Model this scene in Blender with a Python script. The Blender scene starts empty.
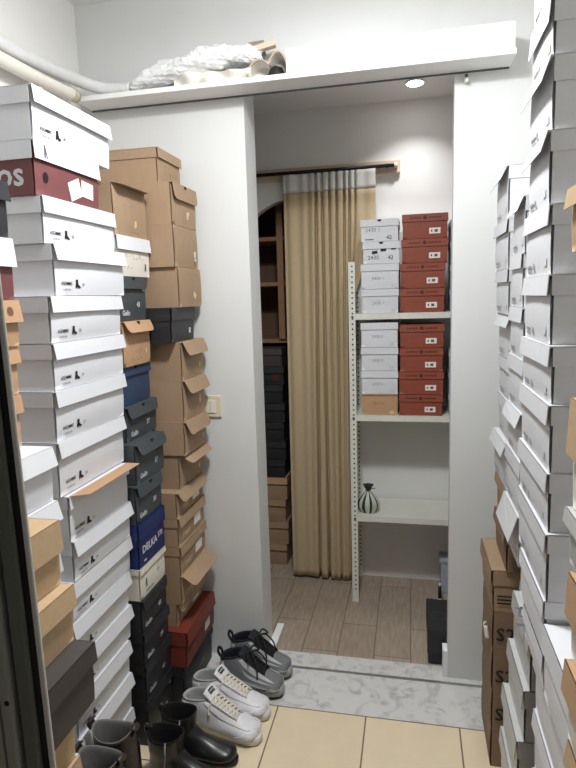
import bpy, bmesh, math, random
from mathutils import Vector, Matrix, Euler
random.seed(7)
S = bpy.context.scene
COL = S.collection
PI = math.pi
R = math.radians

# ------------------------------------------------------------------ materials
def srgb(c):
    return tuple(((v/255)/12.92 if v/255 <= .04045 else ((v/255+.055)/1.055)**2.4) for v in c) + (1,)

def mat(name, rgb, rough=.6, var=.06, scale=40., bump=0., metal=0., spec=.4, objvar=.0, stretch=None, coat=0.):
    m = bpy.data.materials.new(name); m.use_nodes = True
    nt = m.node_tree; N = nt.nodes; L = nt.links
    b = N['Principled BSDF']
    b.inputs['Roughness'].default_value = rough
    b.inputs['Metallic'].default_value = metal
    b.inputs['Specular IOR Level'].default_value = spec
    b.inputs['Coat Weight'].default_value = coat
    tc = N.new('ShaderNodeTexCoord'); mp = N.new('ShaderNodeMapping')
    if stretch: mp.inputs['Scale'].default_value = stretch
    L.new(tc.outputs['Object'], mp.inputs['Vector'])
    nz = N.new('ShaderNodeTexNoise'); nz.inputs['Scale'].default_value = scale
    nz.inputs['Detail'].default_value = 5
    L.new(mp.outputs['Vector'], nz.inputs['Vector'])
    hsv = N.new('ShaderNodeHueSaturation'); hsv.inputs['Color'].default_value = srgb(rgb)
    mr = N.new('ShaderNodeMapRange')
    mr.inputs['From Min'].default_value = .25; mr.inputs['From Max'].default_value = .75
    mr.inputs['To Min'].default_value = 1-var; mr.inputs['To Max'].default_value = 1+var
    L.new(nz.outputs['Fac'], mr.inputs['Value'])
    if objvar:
        oi = N.new('ShaderNodeObjectInfo'); m2 = N.new('ShaderNodeMapRange')
        m2.inputs['To Min'].default_value = 1-objvar; m2.inputs['To Max'].default_value = 1+objvar
        L.new(oi.outputs['Random'], m2.inputs['Value'])
        mu = N.new('ShaderNodeMath'); mu.operation = 'MULTIPLY'
        L.new(mr.outputs['Result'], mu.inputs[0]); L.new(m2.outputs['Result'], mu.inputs[1])
        L.new(mu.outputs[0], hsv.inputs['Value'])
    else:
        L.new(mr.outputs['Result'], hsv.inputs['Value'])
    L.new(hsv.outputs['Color'], b.inputs['Base Color'])
    if bump:
        bp = N.new('ShaderNodeBump'); bp.inputs['Strength'].default_value = bump
        bp.inputs['Distance'].default_value = .002
        L.new(nz.outputs['Fac'], bp.inputs['Height']); L.new(bp.outputs['Normal'], b.inputs['Normal'])
    return m

def emis(name, rgb, strength):
    m = bpy.data.materials.new(name); m.use_nodes = True
    nt = m.node_tree; nt.nodes.clear()
    e = nt.nodes.new('ShaderNodeEmission'); o = nt.nodes.new('ShaderNodeOutputMaterial')
    e.inputs['Color'].default_value = srgb(rgb); e.inputs['Strength'].default_value = strength
    nt.links.new(e.outputs[0], o.inputs[0]); return m

M = {}
M['wall'] = mat('wall_paint', (233, 232, 229), .75, .015, 6, .08)
M['wall2'] = mat('partition_paint', (216, 217, 216), .6, .02, 9, .06, stretch=(1, 1, .2))
M['ceil'] = mat('ceiling_paint', (235, 234, 232), .8, .01, 5)
M['ledge'] = mat('white_laminate', (240, 240, 239), .45, .01, 10)
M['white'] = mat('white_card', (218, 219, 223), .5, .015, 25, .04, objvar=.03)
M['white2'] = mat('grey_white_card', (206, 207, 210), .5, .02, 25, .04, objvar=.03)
M['ivory'] = mat('ivory_card', (222, 216, 205), .55, .03, 30)
M['kraft'] = mat('kraft_card', (160, 134, 108), .75, .05, 60, .1, objvar=.05, stretch=(1, 1, .3))
M['kraft2'] = mat('light_kraft_card', (186, 158, 124), .75, .05, 60, .1, objvar=.03)
M['kraft3'] = mat('orange_kraft_card', (184, 148, 114), .75, .05, 60, .1, objvar=.03)
M['kraftdk'] = mat('brown_card', (136, 112, 92), .75, .06, 60, .1)
M['charcoal'] = mat('charcoal_card', (66, 71, 75), .55, .05, 40, .05, objvar=.05)
M['black'] = mat('black_card', (40, 41, 44), .5, .06, 40, .05, objvar=.05)
M['taupe'] = mat('dark_taupe_card', (68, 62, 60), .6, .05, 40)
M['navy'] = mat('navy_card', (22, 38, 92), .45, .06, 40)
M['blue'] = mat('slate_blue_card', (44, 64, 92), .5, .06, 40)
M['red'] = mat('rust_red_card', (118, 54, 42), .5, .06, 40, .05)
M['wine'] = mat('wine_red_card', (112, 66, 66), .55, .05, 40)
M['rust'] = mat('brick_red_card', (144, 74, 56), .55, .07, 30, .05)
M['silver'] = mat('silver_grey_card', (186, 186, 184), .35, .03, 40, spec=.6)
M['grey'] = mat('blue_grey_card', (170, 178, 186), .5, .03, 30)
M['ink'] = mat('black_ink', (30, 30, 33), .6, .02, 20)
M['inkb'] = mat('grey_ink', (90, 92, 98), .6, .02, 20)
M['inkl'] = mat('light_grey_ink', (146, 147, 150), .6, .02, 20)
M['inkd'] = mat('dark_red_ink', (84, 34, 30), .6, .02, 20)
M['inkk'] = mat('brown_ink', (112, 80, 56), .6, .02, 20)
M['inkv'] = mat('faded_pen_ink', (108, 74, 66), .6, .02, 20)
M['pale'] = mat('pale_print', (206, 208, 210), .5, .02, 20)
M['stick'] = mat('sticker_paper', (236, 232, 226), .5, .03, 60)
M['pinksheet'] = mat('pinkish_white_paper', (228, 217, 216), .6, .03, 60)
M['kprint'] = mat('pale_kraft_print', (214, 190, 152), .6, .02, 20)
M['dark'] = mat('dark_hole', (16, 15, 15), .9, .01, 10)
M['steel'] = mat('cream_enamel_steel', (222, 222, 212), .4, .02, 20, spec=.5)
M['alu'] = mat('aluminium', (176, 176, 172), .35, .03, 40, metal=.8)
M['gasket'] = mat('black_rubber', (20, 20, 20), .6, .05, 30)
M['anod'] = mat('dark_olive_anodised', (112, 115, 108), .42, .06, 12, metal=.35, stretch=(6, 6, .2))
M['anod2'] = mat('mid_grey_anodised', (158, 158, 150), .42, .06, 12, metal=.35, stretch=(6, 6, .2))
M['paleedge'] = mat('pale_edge_strip', (206, 204, 197), .5, .04, 30)
M['curtain'] = mat('tan_curtain_cloth', (186, 166, 134), .85, .05, 160, .15, stretch=(1, 1, .15))
M['heading'] = mat('white_curtain_tape', (212, 209, 204), .85, .03, 120)
M['wood'] = mat('pale_wood', (206, 186, 160), .55, .1, 14, .05, stretch=(.4, 4, 8))
M['rodm'] = mat('dark_metal_rod', (44, 42, 42), .4, .04, 30, metal=.6)
M['brownwood'] = mat('brown_closet_wood', (110, 82, 66), .6, .1, 10, .05, stretch=(4, 4, .4))
M['brownedge'] = mat('light_brown_wood', (146, 110, 84), .55, .1, 10, .05, stretch=(.4, 4, 4))
M['plastic'] = mat('yellowed_plastic', (214, 208, 182), .35, .02, 30)
M['plastic2'] = mat('off_white_plastic', (226, 222, 204), .3, .02, 30)
M['duct'] = mat('white_flexible_pipe', (222, 222, 222), .5, .05, 30, .1)
M['wrap'] = mat('white_plastic_film', (236, 237, 238), .25, .03, 30, .2, spec=.6)
M['foam'] = mat('cream_foam', (230, 226, 216), .8, .03, 60, .1)
M['foamend'] = mat('beige_foam_core', (196, 184, 160), .85, .08, 60, .2)
M['offcut'] = mat('beige_offcut', (208, 196, 174), .7, .05, 40)
M['offcut2'] = mat('dark_wood_offcut', (150, 132, 118), .7, .08, 40)
M['shell'] = mat('cream_shell', (234, 229, 220), .6, .05, 20)
M['shellrim'] = mat('tan_rim', (190, 166, 144), .6, .05, 20)
M['blackobj'] = mat('matt_black', (24, 25, 27), .5, .05, 30)
M['bagd'] = mat('dark_green_cloth', (44, 50, 40), .6, .05, 60)
M['bagl'] = mat('pale_sage_satin', (196, 202, 188), .35, .05, 60)
M['leather'] = mat('black_leather', (30, 30, 31), .32, .08, 60, .12, spec=.55)
M['leathin'] = mat('dark_lining', (20, 19, 19), .9, .05, 60)
M['brownleather'] = mat('dark_brown_leather', (52, 42, 40), .45, .1, 40, .12)
M['greylin'] = mat('grey_boot_lining', (112, 110, 108), .8, .08, 80, .1)
M['redsole'] = mat('dark_red_leather', (84, 34, 34), .45, .1, 40, .1)
M['rub'] = mat('black_rubber_sole', (26, 26, 28), .6, .05, 50)
M['whiteleather'] = mat('white_leather', (226, 225, 228), .42, .04, 90, .12)
M['whitesole'] = mat('white_rubber', (220, 216, 208), .5, .05, 40)
M['lace'] = mat('cream_lace', (226, 219, 204), .8, .05, 200, .2)
M['greymesh'] = mat('grey_mesh', (120, 123, 124), .8, .16, 260, .3)
M['greyover'] = mat('pale_grey_overlay', (176, 178, 176), .5, .05, 50, .1)
M['greysole'] = mat('grey_foam_sole', (160, 161, 158), .6, .05, 50)
M['darkblue'] = mat('blue_black_mesh', (26, 30, 38), .8, .1, 200, .2)
M['shoelin'] = mat('pale_grey_lining', (172, 174, 170), .8, .05, 100, .1)
M['lampglow'] = emis('lamp_glow', (255, 250, 244), 14)
M['spotglow'] = emis('spot_glow', (255, 252, 246), 30)

def brick_mat(name, c1, c2, mortar, bw, bh, ms, rough, offs=.5, rot=0., loc=(0, 0, 0), streak=None, bump=.15):
    m = bpy.data.materials.new(name); m.use_nodes = True
    nt = m.node_tree; N = nt.nodes; L = nt.links; b = N['Principled BSDF']
    b.inputs['Roughness'].default_value = rough
    tc = N.new('ShaderNodeTexCoord'); mp = N.new('ShaderNodeMapping')
    mp.inputs['Rotation'].default_value = (0, 0, rot); mp.inputs['Location'].default_value = loc
    L.new(tc.outputs['Object'], mp.inputs['Vector'])
    br = N.new('ShaderNodeTexBrick'); br.offset = offs; br.squash = 1
    br.inputs['Scale'].default_value = 1; br.inputs['Brick Width'].default_value = bw
    br.inputs['Row Height'].default_value = bh; br.inputs['Mortar Size'].default_value = ms
    br.inputs['Mortar Smooth'].default_value = .1
    br.inputs['Color1'].default_value = srgb(c1); br.inputs['Color2'].default_value = srgb(c2)
    br.inputs['Mortar'].default_value = srgb(mortar)
    L.new(mp.outputs['Vector'], br.inputs['Vector'])
    mp2 = N.new('ShaderNodeMapping'); mp2.inputs['Scale'].default_value = streak or (1, 1, 1)
    L.new(mp.outputs['Vector'], mp2.inputs['Vector'])
    nz = N.new('ShaderNodeTexNoise'); nz.inputs['Scale'].default_value = 9; nz.inputs['Detail'].default_value = 6
    L.new(mp2.outputs['Vector'], nz.inputs['Vector'])
    mr = N.new('ShaderNodeMapRange'); mr.inputs['From Min'].default_value = .3; mr.inputs['From Max'].default_value = .7
    s = .2 if streak else .04
    mr.inputs['To Min'].default_value = 1-s; mr.inputs['To Max'].default_value = 1+s*.6
    L.new(nz.outputs['Fac'], mr.inputs['Value'])
    hs = N.new('ShaderNodeHueSaturation'); L.new(br.outputs['Color'], hs.inputs['Color']); L.new(mr.outputs['Result'], hs.inputs['Value'])
    L.new(hs.outputs['Color'], b.inputs['Base Color'])
    bp = N.new('ShaderNodeBump'); bp.inputs['Strength'].default_value = bump; bp.inputs['Distance'].default_value = .002; bp.invert = True
    L.new(br.outputs['Fac'], bp.inputs['Height']); L.new(bp.outputs['Normal'], b.inputs['Normal'])
    return m

M['tile'] = brick_mat('beige_floor_tile', (234, 217, 186), (230, 212, 182), (120, 104, 88), .335, .335, .0028, .32, offs=0., loc=(.1625, .277, 0))
M['plank'] = brick_mat('wood_look_floor', (176, 160, 144), (160, 144, 128), (112, 98, 86), .62, .158, .0022, .5, offs=.37, rot=PI/2, loc=(.1, .0, 0), streak=(1.2, 9, 1))

def marble():
    m = bpy.data.materials.new('grey_veined_marble'); m.use_nodes = True
    nt = m.node_tree; N = nt.nodes; L = nt.links; b = N['Principled BSDF']; b.inputs['Roughness'].default_value = .3
    tc = N.new('ShaderNodeTexCoord'); n1 = N.new('ShaderNodeTexNoise'); n1.inputs['Scale'].default_value = 13
    n1.inputs['Detail'].default_value = 8; n1.inputs['Distortion'].default_value = 1.6
    L.new(tc.outputs['Object'], n1.inputs['Vector'])
    cr = N.new('ShaderNodeValToRGB'); e = cr.color_ramp.elements
    e[0].position = .33; e[0].color = srgb((182, 182, 183)); e[1].position = .52; e[1].color = srgb((216, 215, 212))
    L.new(n1.outputs['Fac'], cr.inputs['Fac']); L.new(cr.outputs['Color'], b.inputs['Base Color'])
    return m
M['marble'] = marble()

# ------------------------------------------------------------------ mesh helpers
class MB:
    def __init__(s): s.v = []; s.f = []; s.mi = []; s.sm = []
    def add(s, vs, fs, mi=0, smooth=False):
        o = len(s.v); s.v += [tuple(v) for v in vs]
        for f in fs: s.f.append([i+o for i in f]); s.mi.append(mi); s.sm.append(smooth)
        return s
    def box(s, a, b, mi=0, M4=None):
        (x0, y0, z0), (x1, y1, z1) = a, b
        vs = [(x0,y0,z0),(x1,y0,z0),(x1,y1,z0),(x0,y1,z0),(x0,y0,z1),(x1,y0,z1),(x1,y1,z1),(x0,y1,z1)]
        if M4: vs = [M4 @ Vector(v) for v in vs]
        return s.add(vs, [(0,3,2,1),(4,5,6,7),(0,1,5,4),(1,2,6,5),(2,3,7,6),(3,0,4,7)], mi)
    def tube(s, pts, r, n=10, mi=0, caps=True, rf=None):
        pts = [Vector(p) for p in pts]; rings = []
        up = Vector((0, 0, 1)); last = None
        for i, p in enumerate(pts):
            t = (pts[min(i+1, len(pts)-1)] - pts[max(i-1, 0)]).normalized()
            a = last if last is not None else (up if abs(t.z) < .9 else Vector((1, 0, 0)))
            a = (a - t*a.dot(t)).normalized(); last = a; b = t.cross(a)
            rr = rf(i) if rf else r
            rings.append([p + (a*math.cos(2*PI*k/n) + b*math.sin(2*PI*k/n))*rr for k in range(n)])
        vs = [v for r_ in rings for v in r_]; fs = []
        for i in range(len(pts)-1):
            for k in range(n):
                fs.append((i*n+k, i*n+(k+1) % n, (i+1)*n+(k+1) % n, (i+1)*n+k))
        s.add(vs, fs, mi, True)
        if caps:
            s.add(rings[0], [list(range(n))[::-1]], mi); s.add(rings[-1], [list(range(n))], mi)
        return s
    def cyl(s, c, r, h, n=20, mi=0, axis='z'):
        c = Vector(c); d = {'x': Vector((h,0,0)), 'y': Vector((0,h,0)), 'z': Vector((0,0,h))}[axis]
        return s.tube([c, c+d], r, n, mi)
    def grid(s, fn, nu, nv, mi=0, smooth=True):
        vs = [fn(i/nu, j/nv) for j in range(nv+1) for i in range(nu+1)]
        fs = [(j*(nu+1)+i, j*(nu+1)+i+1, (j+1)*(nu+1)+i+1, (j+1)*(nu+1)+i) for j in range(nv) for i in range(nu)]
        return s.add(vs, fs, mi, smooth)
    def prism(s, poly, a, b, mi=0):
        # poly: list of Vector offsets at plane a -> b given as functions
        n = len(poly); vs = [a(p) for p in poly] + [b(p) for p in poly]
        fs = [list(range(n))[::-1], list(range(n, 2*n))] + [(i, (i+1) % n, n+(i+1) % n, n+i) for i in range(n)]
        return s.add(vs, fs, mi)
    def build(s, name, mats, parent=None, bevel=0., loc=None, solid=0., sub=0, seg=2):
        me = bpy.data.meshes.new(name); me.from_pydata(s.v, [], s.f)
        if not isinstance(mats, (list, tuple)): mats = [mats]
        for m in mats: me.materials.append(m)
        me.polygons.foreach_set('material_index', s.mi); me.polygons.foreach_set('use_smooth', s.sm)
        bm = bmesh.new(); bm.from_mesh(me); bmesh.ops.remove_doubles(bm, verts=bm.verts, dist=1e-6)
        bmesh.ops.recalc_face_normals(bm, faces=bm.faces); bm.to_mesh(me); bm.free(); me.update()
        o = bpy.data.objects.new(name, me); COL.objects.link(o)
        if parent: o.parent = parent
        if loc: o.location = loc
        if solid:
            q = o.modifiers.new('solid', 'SOLIDIFY'); q.thickness = solid; q.offset = 0
        if bevel:
            q = o.modifiers.new('bevel', 'BEVEL'); q.width = bevel; q.segments = seg; q.limit_method = 'ANGLE'; q.angle_limit = R(40)
        if sub:
            q = o.modifiers.new('sub', 'SUBSURF'); q.levels = sub; q.render_levels = sub
        return o

def tag(o, label, cat, group=None):
    o['label'] = label; o['category'] = cat
    if group: o['group'] = group
    return o
def thing(name, label, cat, loc=(0,0,0), rz=0, group=None):
    o = bpy.data.objects.new(name, None); COL.objects.link(o); o.empty_display_size = .05
    o.location = loc; o.rotation_euler = (0, 0, rz)
    return tag(o, label, cat, group)
def struct(o): o['kind'] = 'structure'; return o

_tc = {}
def text_data(body, size, bold=0.):
    k = (body, round(size, 5), bold)
    if k in _tc: return _tc[k]
    cu = bpy.data.curves.new('t', 'FONT'); cu.body = body; cu.size = size; cu.align_x = 'CENTER'; cu.align_y = 'CENTER'
    cu.offset = bold; cu.resolution_u = 2
    ob = bpy.data.objects.new('t', cu); COL.objects.link(ob)
    dg = bpy.context.evaluated_depsgraph_get(); dg.update()
    me = bpy.data.meshes.new_from_object(ob.evaluated_get(dg))
    vs = [v.co.copy() for v in me.vertices]; fs = [list(p.vertices) for p in me.polygons]
    bpy.data.objects.remove(ob); bpy.data.curves.remove(cu); bpy.data.meshes.remove(me)
    _tc[k] = (vs, fs); return _tc[k]

def put_text(mb, body, size, fr, u, v, mi=0, rot=0., bold=0.):
    vs, fs = text_data(body, size, bold); c, s = math.cos(rot), math.sin(rot)
    mb.add([fr(u + p.x*c - p.y*s, v + p.x*s + p.y*c) for p in vs], fs, mi)
def put_poly(mb, pts, fr, u, v, sc=1., mi=0, rot=0.):
    c, s = math.cos(rot), math.sin(rot)
    mb.add([fr(u+(a*c-b*s)*sc, v+(a*s+b*c)*sc) for a, b in pts], [list(range(len(pts)))], mi)
def put_rect(mb, w, h, fr, u, v, mi=0, rot=0.):
    put_poly(mb, [(-w/2,-h/2),(w/2,-h/2),(w/2,h/2),(-w/2,h/2)], fr, u, v, 1., mi, rot)

BOOT = [(-.4,.5),(.05,.5),(.08,.05),(.2,-.15),(.55,-.3),(.6,-.5),(.1,-.5),(.0,-.4),(-.18,-.4),(-.18,-.5),(-.42,-.5),(-.45,-.2),(-.38,.1)]
FIGURE = [(-.15,.5),(.05,.5),(.12,.1),(.2,-.5),(.05,-.5),(0,-.1),(-.08,-.5),(-.25,-.5),(-.2,.1)]

# ------------------------------------------------------------------ the shoe box
NOTCH = [(math.cos(a)*.011, -abs(math.sin(a))*.011) for a in [PI*k/8 for k in range(9)]]
def shoe_box(label, face, w, d, z0, z1, m, rot=0., lid='lift', lidm=None, lh=.036, flare=.004, over=.003, bow=.004,
             group=None, prints=(), hole=False, cat='shoe box', tilt=0., inside=None, flen=None):
    """face = (x, y) of the middle of the label side; local +x is the label side, +y to its right."""
    h = z1 - z0 - .0008
    cx, cy = face[0] - math.cos(rot)*d/2, face[1] - math.sin(rot)*d/2
    t = thing('shoe_box', label, cat, (cx, cy, z0), rot, group)
    lm = lidm or m
    b = MB(); X = d/2; W = w/2
    hb = h - (.0025 if lid != 'none' else 0)
    b.box((-X, -W, 0), (X-.006, W, hb))
    # label side: a panel bowed outwards a little, closed above and below
    def fn(u, v):
        k = math.sin(PI*v)*(.55+.45*math.sin(PI*u))
        return Vector((X - .0025 + bow*k, -W + w*u, .0005 + (hb-.001)*v))
    b.grid(fn, 8, 8)
    b.grid(lambda u, v: fn(u, v) - Vector((.0022, 0, 0)), 8, 8)
    for e in ((0, 0), (0, 1)):
        b.add([fn(0, e[1]), fn(1, e[1]), fn(1, e[1])-Vector((.006,0,0)), fn(0, e[1])-Vector((.006,0,0))], [(0,1,2,3)])
    b.build('body', m, t)
    l = MB()
    hz = h
    if lid == 'lift':
        o = over; l.box((-X-o, -W-o, hz-.0025), (X+bow+o*.5, W+o, hz))
        th = .0015
        # three plain skirts
        l.box((-X-o, -W-o, hz-lh), (X-.002, -W-o+th, hz)); l.box((-X-o, W+o-th, hz-lh), (X-.002, W+o, hz))
        l.box((-X-o, -W-o, hz-lh), (-X-o+th, W+o, hz))
        x1 = X + bow + o*.5
        q = [(x1, -W-o, hz), (x1, W+o, hz), (x1+flare, W+o*1.4, hz-lh), (x1+flare, -W-o*1.4, hz-lh)]
        p = [(a-th, bb, c) for a, bb, c in q]
        l.add(q+p, [(0,1,2,3),(7,6,5,4),(0,4,5,1),(1,5,6,2),(2,6,7,3),(3,7,4,0)])
        lf = lambda u, v, e=.0006: Vector((x1 + flare*(1-v/lh) + e, u, hz-lh+v))
        l.build('lid', lm, t, bevel=.0012, seg=1)
    elif lid == 'flap':
        l.box((-X, -W, hz-.0025), (X+bow+.002, W, hz))
        x1 = X+bow+.002; n = 12; L = flen or lh*1.15
        ang = math.asin(min(.97, flare/L)); prof = []
        # a flap hinged at the top edge, its free corners rounded
        rr = .02
        edge = []
        for k in range(5):
            a = PI/2*k/4; edge.append((-W+.004+rr-rr*math.cos(a), -(L-rr)-rr*math.sin(a)))
        for k in range(5):
            a = PI/2*(1-k/4); edge.append((W-.004-rr+rr*math.cos(a), -(L-rr)-rr*math.sin(a)))
        poly = [(-W+.002, 0)] + edge + [(W-.002, 0)]
        tip = lambda y, s: Vector((x1 + (-s)*math.sin(ang) , y, hz + s*math.cos(ang)))
        nrm = Vector((math.cos(ang), 0, math.sin(ang)))*.0009
        l.prism([Vector((a, c, 0)) for a, c in poly], lambda p: tip(p.x, p.y)+nrm, lambda p: tip(p.x, p.y)-nrm)
        lf = lambda u, v, e=.0006: tip(u, v-lh) + nrm*1.7
        o = l.build('lid', [lm], t)
        if hole:
            hm = MB(); put_poly(hm, NOTCH, lambda u, v: tip(u, v)+nrm*1.7+Vector((0,0,-.0005)), 0, -.001, 1.1)
            hm.build('thumb_notch', M['dark'], t)
    if lid != 'flap' and hole and lid == 'lift':
        hm = MB(); put_poly(hm, NOTCH, lambda u, v: Vector((x1+.0012+flare*(-v/lh), u, hz-.0015+v)), 0, 0, .9)
        hm.build('thumb_notch', M['dark'], t)
    bf = lambda u, v, e=.0015: Vector((X-.0025 + bow*math.sin(PI*max(0, min(1, v/hb)))*(.55+.45*math.sin(PI*max(0,min(1,(u+W)/w)))) + e, u, v))
    def ff(u, v, e=.0008): return Vector((u, -W-e, v))
    def tf(u, v, e=.0012): return Vector((u, v, hz+e))
    def lff(u, v): return Vector((u, -W-over-.0008, hz-lh+v))
    for pr in prints:
        nm, mm, fn2 = pr[0], pr[1], pr[2]
        mb = MB(); face_ = pr[3] if len(pr) > 3 else 'label'
        fr = {'label': bf, 'side': ff, 'top': tf, 'lid': lf if lid != 'none' else bf, 'lidside': lff}[face_]
        fn2(mb, fr, w, h if face_ != 'lid' else lh)
        mb.build(nm, mm, t)
    return t

# print recipes -----------------------------------------------------------------
def P_text(body, size, u, v, rot=0., bold=0., m='ink', face='label', nm='printed_text'):
    return (nm, M[m], lambda mb, fr, w, h: put_text(mb, body, size, fr, u*w, v*h, 0, rot, bold), face)
def P_lines(lst, m='ink', face='label', nm='printed_text'):
    def f(mb, fr, w, h):
        for body, size, u, v, rot in lst: put_text(mb, body, size, fr, u*w, v*h, 0, rot, size*.012)
    return (nm, M[m], f, face)
def P_poly(poly, sc, u, v, m='ink', face='label', nm='printed_emblem', rot=0.):
    return (nm, M[m], lambda mb, fr, w, h: put_poly(mb, poly, fr, u*w, v*h, sc, 0, rot), face)
def P_rect(ws, hs, u, v, m='stick', face='label', nm='sticker', rot=0.):
    return (nm, M[m], lambda mb, fr, w, h: put_rect(mb, ws, hs, fr, u*w, v*h, 0, rot), face)
def P_spots(lst, m='kprint', face='label', nm='printed_emblem'):
    def f(mb, fr, w, h):
        for ws, hs, u, v, rot in lst: put_rect(mb, ws, hs, fr, u*w, v*h, 0, rot)
    return (nm, M[m], f, face)
def P_scrib(n, u, v, wd, ht, rows=1, m='inkk', face='label'):
    def f(mb, fr, w, h):
        rs = random.Random(n*7+rows)
        for r_ in range(rows):
            x = -wd/2
            while x < wd/2:
                k = rs.choice([3, 4, 5]); pts = [(x+.0045*q, rs.uniform(-.5, .5)*ht) for q in range(k)]
                for (xa, ya), (xb, yb) in zip(pts, pts[1:]):
                    L = math.hypot(xb-xa, yb-ya); put_rect(mb, L, .0011, fr, u*w+(xa+xb)/2, v*h-r_*ht*1.7+(ya+yb)/2, 0, math.atan2(yb-ya, xb-xa))
                x += .0045*k+.006
    return ('handwriting', M[m], f, face)
ORD = ['topmost', 'second', 'third', 'fourth', 'fifth', 'sixth', 'seventh', 'eighth', 'ninth', 'tenth', 'eleventh', 'twelfth', 'thirteenth',
       'fourteenth', 'fifteenth', 'sixteenth', 'seventeenth', 'eighteenth']
def jit(a=.6): return R(random.uniform(-a, a))

# ------------------------------------------------------------------ camera
cam = bpy.data.cameras.new('camera'); co = bpy.data.objects.new('camera', cam); COL.objects.link(co)
cr = Vector((.97795217, .20675174, -.02938161)); cu_ = Vector((-.00210741, .1504607, .98861374)); cf = Vector((-.20881839, .96675503, -.14757908))
co.matrix_world = Matrix(((cr.x, cu_.x, -cf.x, 0), (cr.y, cu_.y, -cf.y, -2.22884), (cr.z, cu_.z, -cf.z, 1.55), (0, 0, 0, 1)))
cam.sensor_fit = 'VERTICAL'; cam.sensor_height = 24; cam.lens = 24*577.18/768; cam.clip_start = .02
S.camera = co

# ------------------------------------------------------------------ room shell
CZ = 2.70; XL, XR = -1.292, .625; YB = .83; ZO = 2.322
def shell(name, a, b, m, bevel=0.):
    return struct(MB().box(a, b).build(name, m, bevel=bevel))
shell('floor', (XL-.06, -3.4, -.05), (XR+.06, -.276, 0), M['tile'])
shell('floor', (-1.7, .07, -.05), (1.06, 1.6, -.0), M['plank'])
shell('trim_1', (XL-.06, -.276, -.05), (XR+.06, .07, .0015), M['marble'])
shell('trim_2', (-.62, -.044, .0015), (.3, -.032, .005), M['alu'])
shell('wall_left', (XL-.06, -3.4, 0), (XL, 0, CZ), M['wall'])
shell('wall_right', (XR, -3.4, 0), (XR+.06, 0, CZ), M['wall'])
w = MB(); w.box((XL-.06, 0, 0), (-.6205, .149, CZ)); w.box((-.6205, 0, ZO), (.1463, .03, CZ)); w.box((-.6205, .03, 2.38), (.1463, .149, CZ)); w.box((.1463, 0, 0), (XR+.06, .06, CZ))
w.box((.1463, .06, ZO), (XR+.06, .149, CZ))
struct(w.build('wall_front', M['wall2']))
shell('ceiling', (XL-.06, -3.4, CZ), (XR+.06, .149, CZ+.05), M['ceil'])
# room beyond
IZ = 2.49
shell('ceiling', (-1.7, .149, IZ), (1.06, 1.6, IZ+.05), M['ceil'])
shell('wall_inner_left', (-1.7, .149, 0), (-1.64, 1.6, IZ), M['wall'])
shell('wall_inner_right', (1.0, .06, 0), (1.06, YB, IZ), M['wall'])
# back wall with an arched opening
ax, az, ar, axl, axr = -.603, 1.744, .318, -.921, -.285
w = MB(); y0, y1 = YB, YB+.06
w.box((-1.64, y0, 0), (axl, y1, IZ)); w.box((axr, y0, 0), (1.06, y1, IZ))
n = 24; arc = [(ax-ar*math.cos(PI*k/n), az+ar*math.sin(PI*k/n)) for k in range(n+1)]
for k in range(n):
    (xa, za), (xb, zb) = arc[k], arc[k+1]
    vs = [(xa,y0,za),(xb,y0,zb),(xb,y0,IZ),(xa,y0,IZ),(xa,y1,za),(xb,y1,zb),(xb,y1,IZ),(xa,y1,IZ)]
    w.add(vs, [(0,1,2,3),(7,6,5,4),(0,4,5,1)])
struct(w.build('wall_back', M['wall']))
# low white stone blocks at the foot of both jambs
shell('trim_3', (-.6205, .065, .0015), (-.588, .25, .02), M['ledge'], .001)
shell('trim_4', (.128, .002, .0015), (.1463, .06, .115), M['ledge'], .001)

# ------------------------------------------------------------------ ledge above the opening
t = thing('wall_ledge', 'long white ledge fixed across the wall above the doorway', 'ledge', (-.45, -.06, 2.312))
o = MB().box((-1.245, -.118, 2.308), (.33, 0, 2.326)).build('board', M['ledge'], None, bevel=.001)
def adopt(o, t):
    o.parent = t; o.matrix_parent_inverse = Matrix.LocRotScale(t.location, t.rotation_euler, None).inverted(); return o
adopt(o, t)
adopt(MB().box((-1.245, -.006, 2.303), (.325, -.001, 2.308)).build('track', M['inkb'], None), t)
t = thing('boxed_panel', 'bright white boxed panel standing on the right half of the ledge', 'panel', (-.05, -.06, 2.3265))
o = adopt(MB().box((-.43, -.112, 2.3265), (.322, -.02, 2.409)).build('front_panel', M['ledge'], None, bevel=.001), t)
adopt(MB().box((.322, -.114, 2.327), (.326, -.018, 2.405)).build('end_cap', M['wall'], None), t)
# bracket under the ledge
t = thing('wall_hook', 'small white metal hook under the right end of the ledge', 'hook', (.184, -.02, 2.29))
b = MB(); b.box((.176, -.006, 2.27), (.194, -.0005, 2.3)); b.box((.180, -.022, 2.268), (.190, -.004, 2.274)); b.box((.180, -.024, 2.268), (.190, -.02, 2.282))
adopt(b.build('plate', M['steel'], None, bevel=.001), t)
adopt(MB().cyl((.185, -.012, 2.292), .006, .006, 12, 0, 'y').build('screw', M['inkb'], None), t)

# light switch
t = thing('light_switch', 'cream light switch with rockers on the wall left of the doorway', 'light switch', (-.80, -.001, 1.117))
adopt(MB().box((-.868, -.009, 1.072), (-.764, -.0005, 1.162)).build('plate', M['plastic'], None, bevel=.003), t)
for a in (-.862, -.835, -.81):
    adopt(MB().box((a, -.013, 1.09), (a+.023, -.0085, 1.144)).build('rocker', M['plastic2'], None, bevel=.0015), t)

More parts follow.
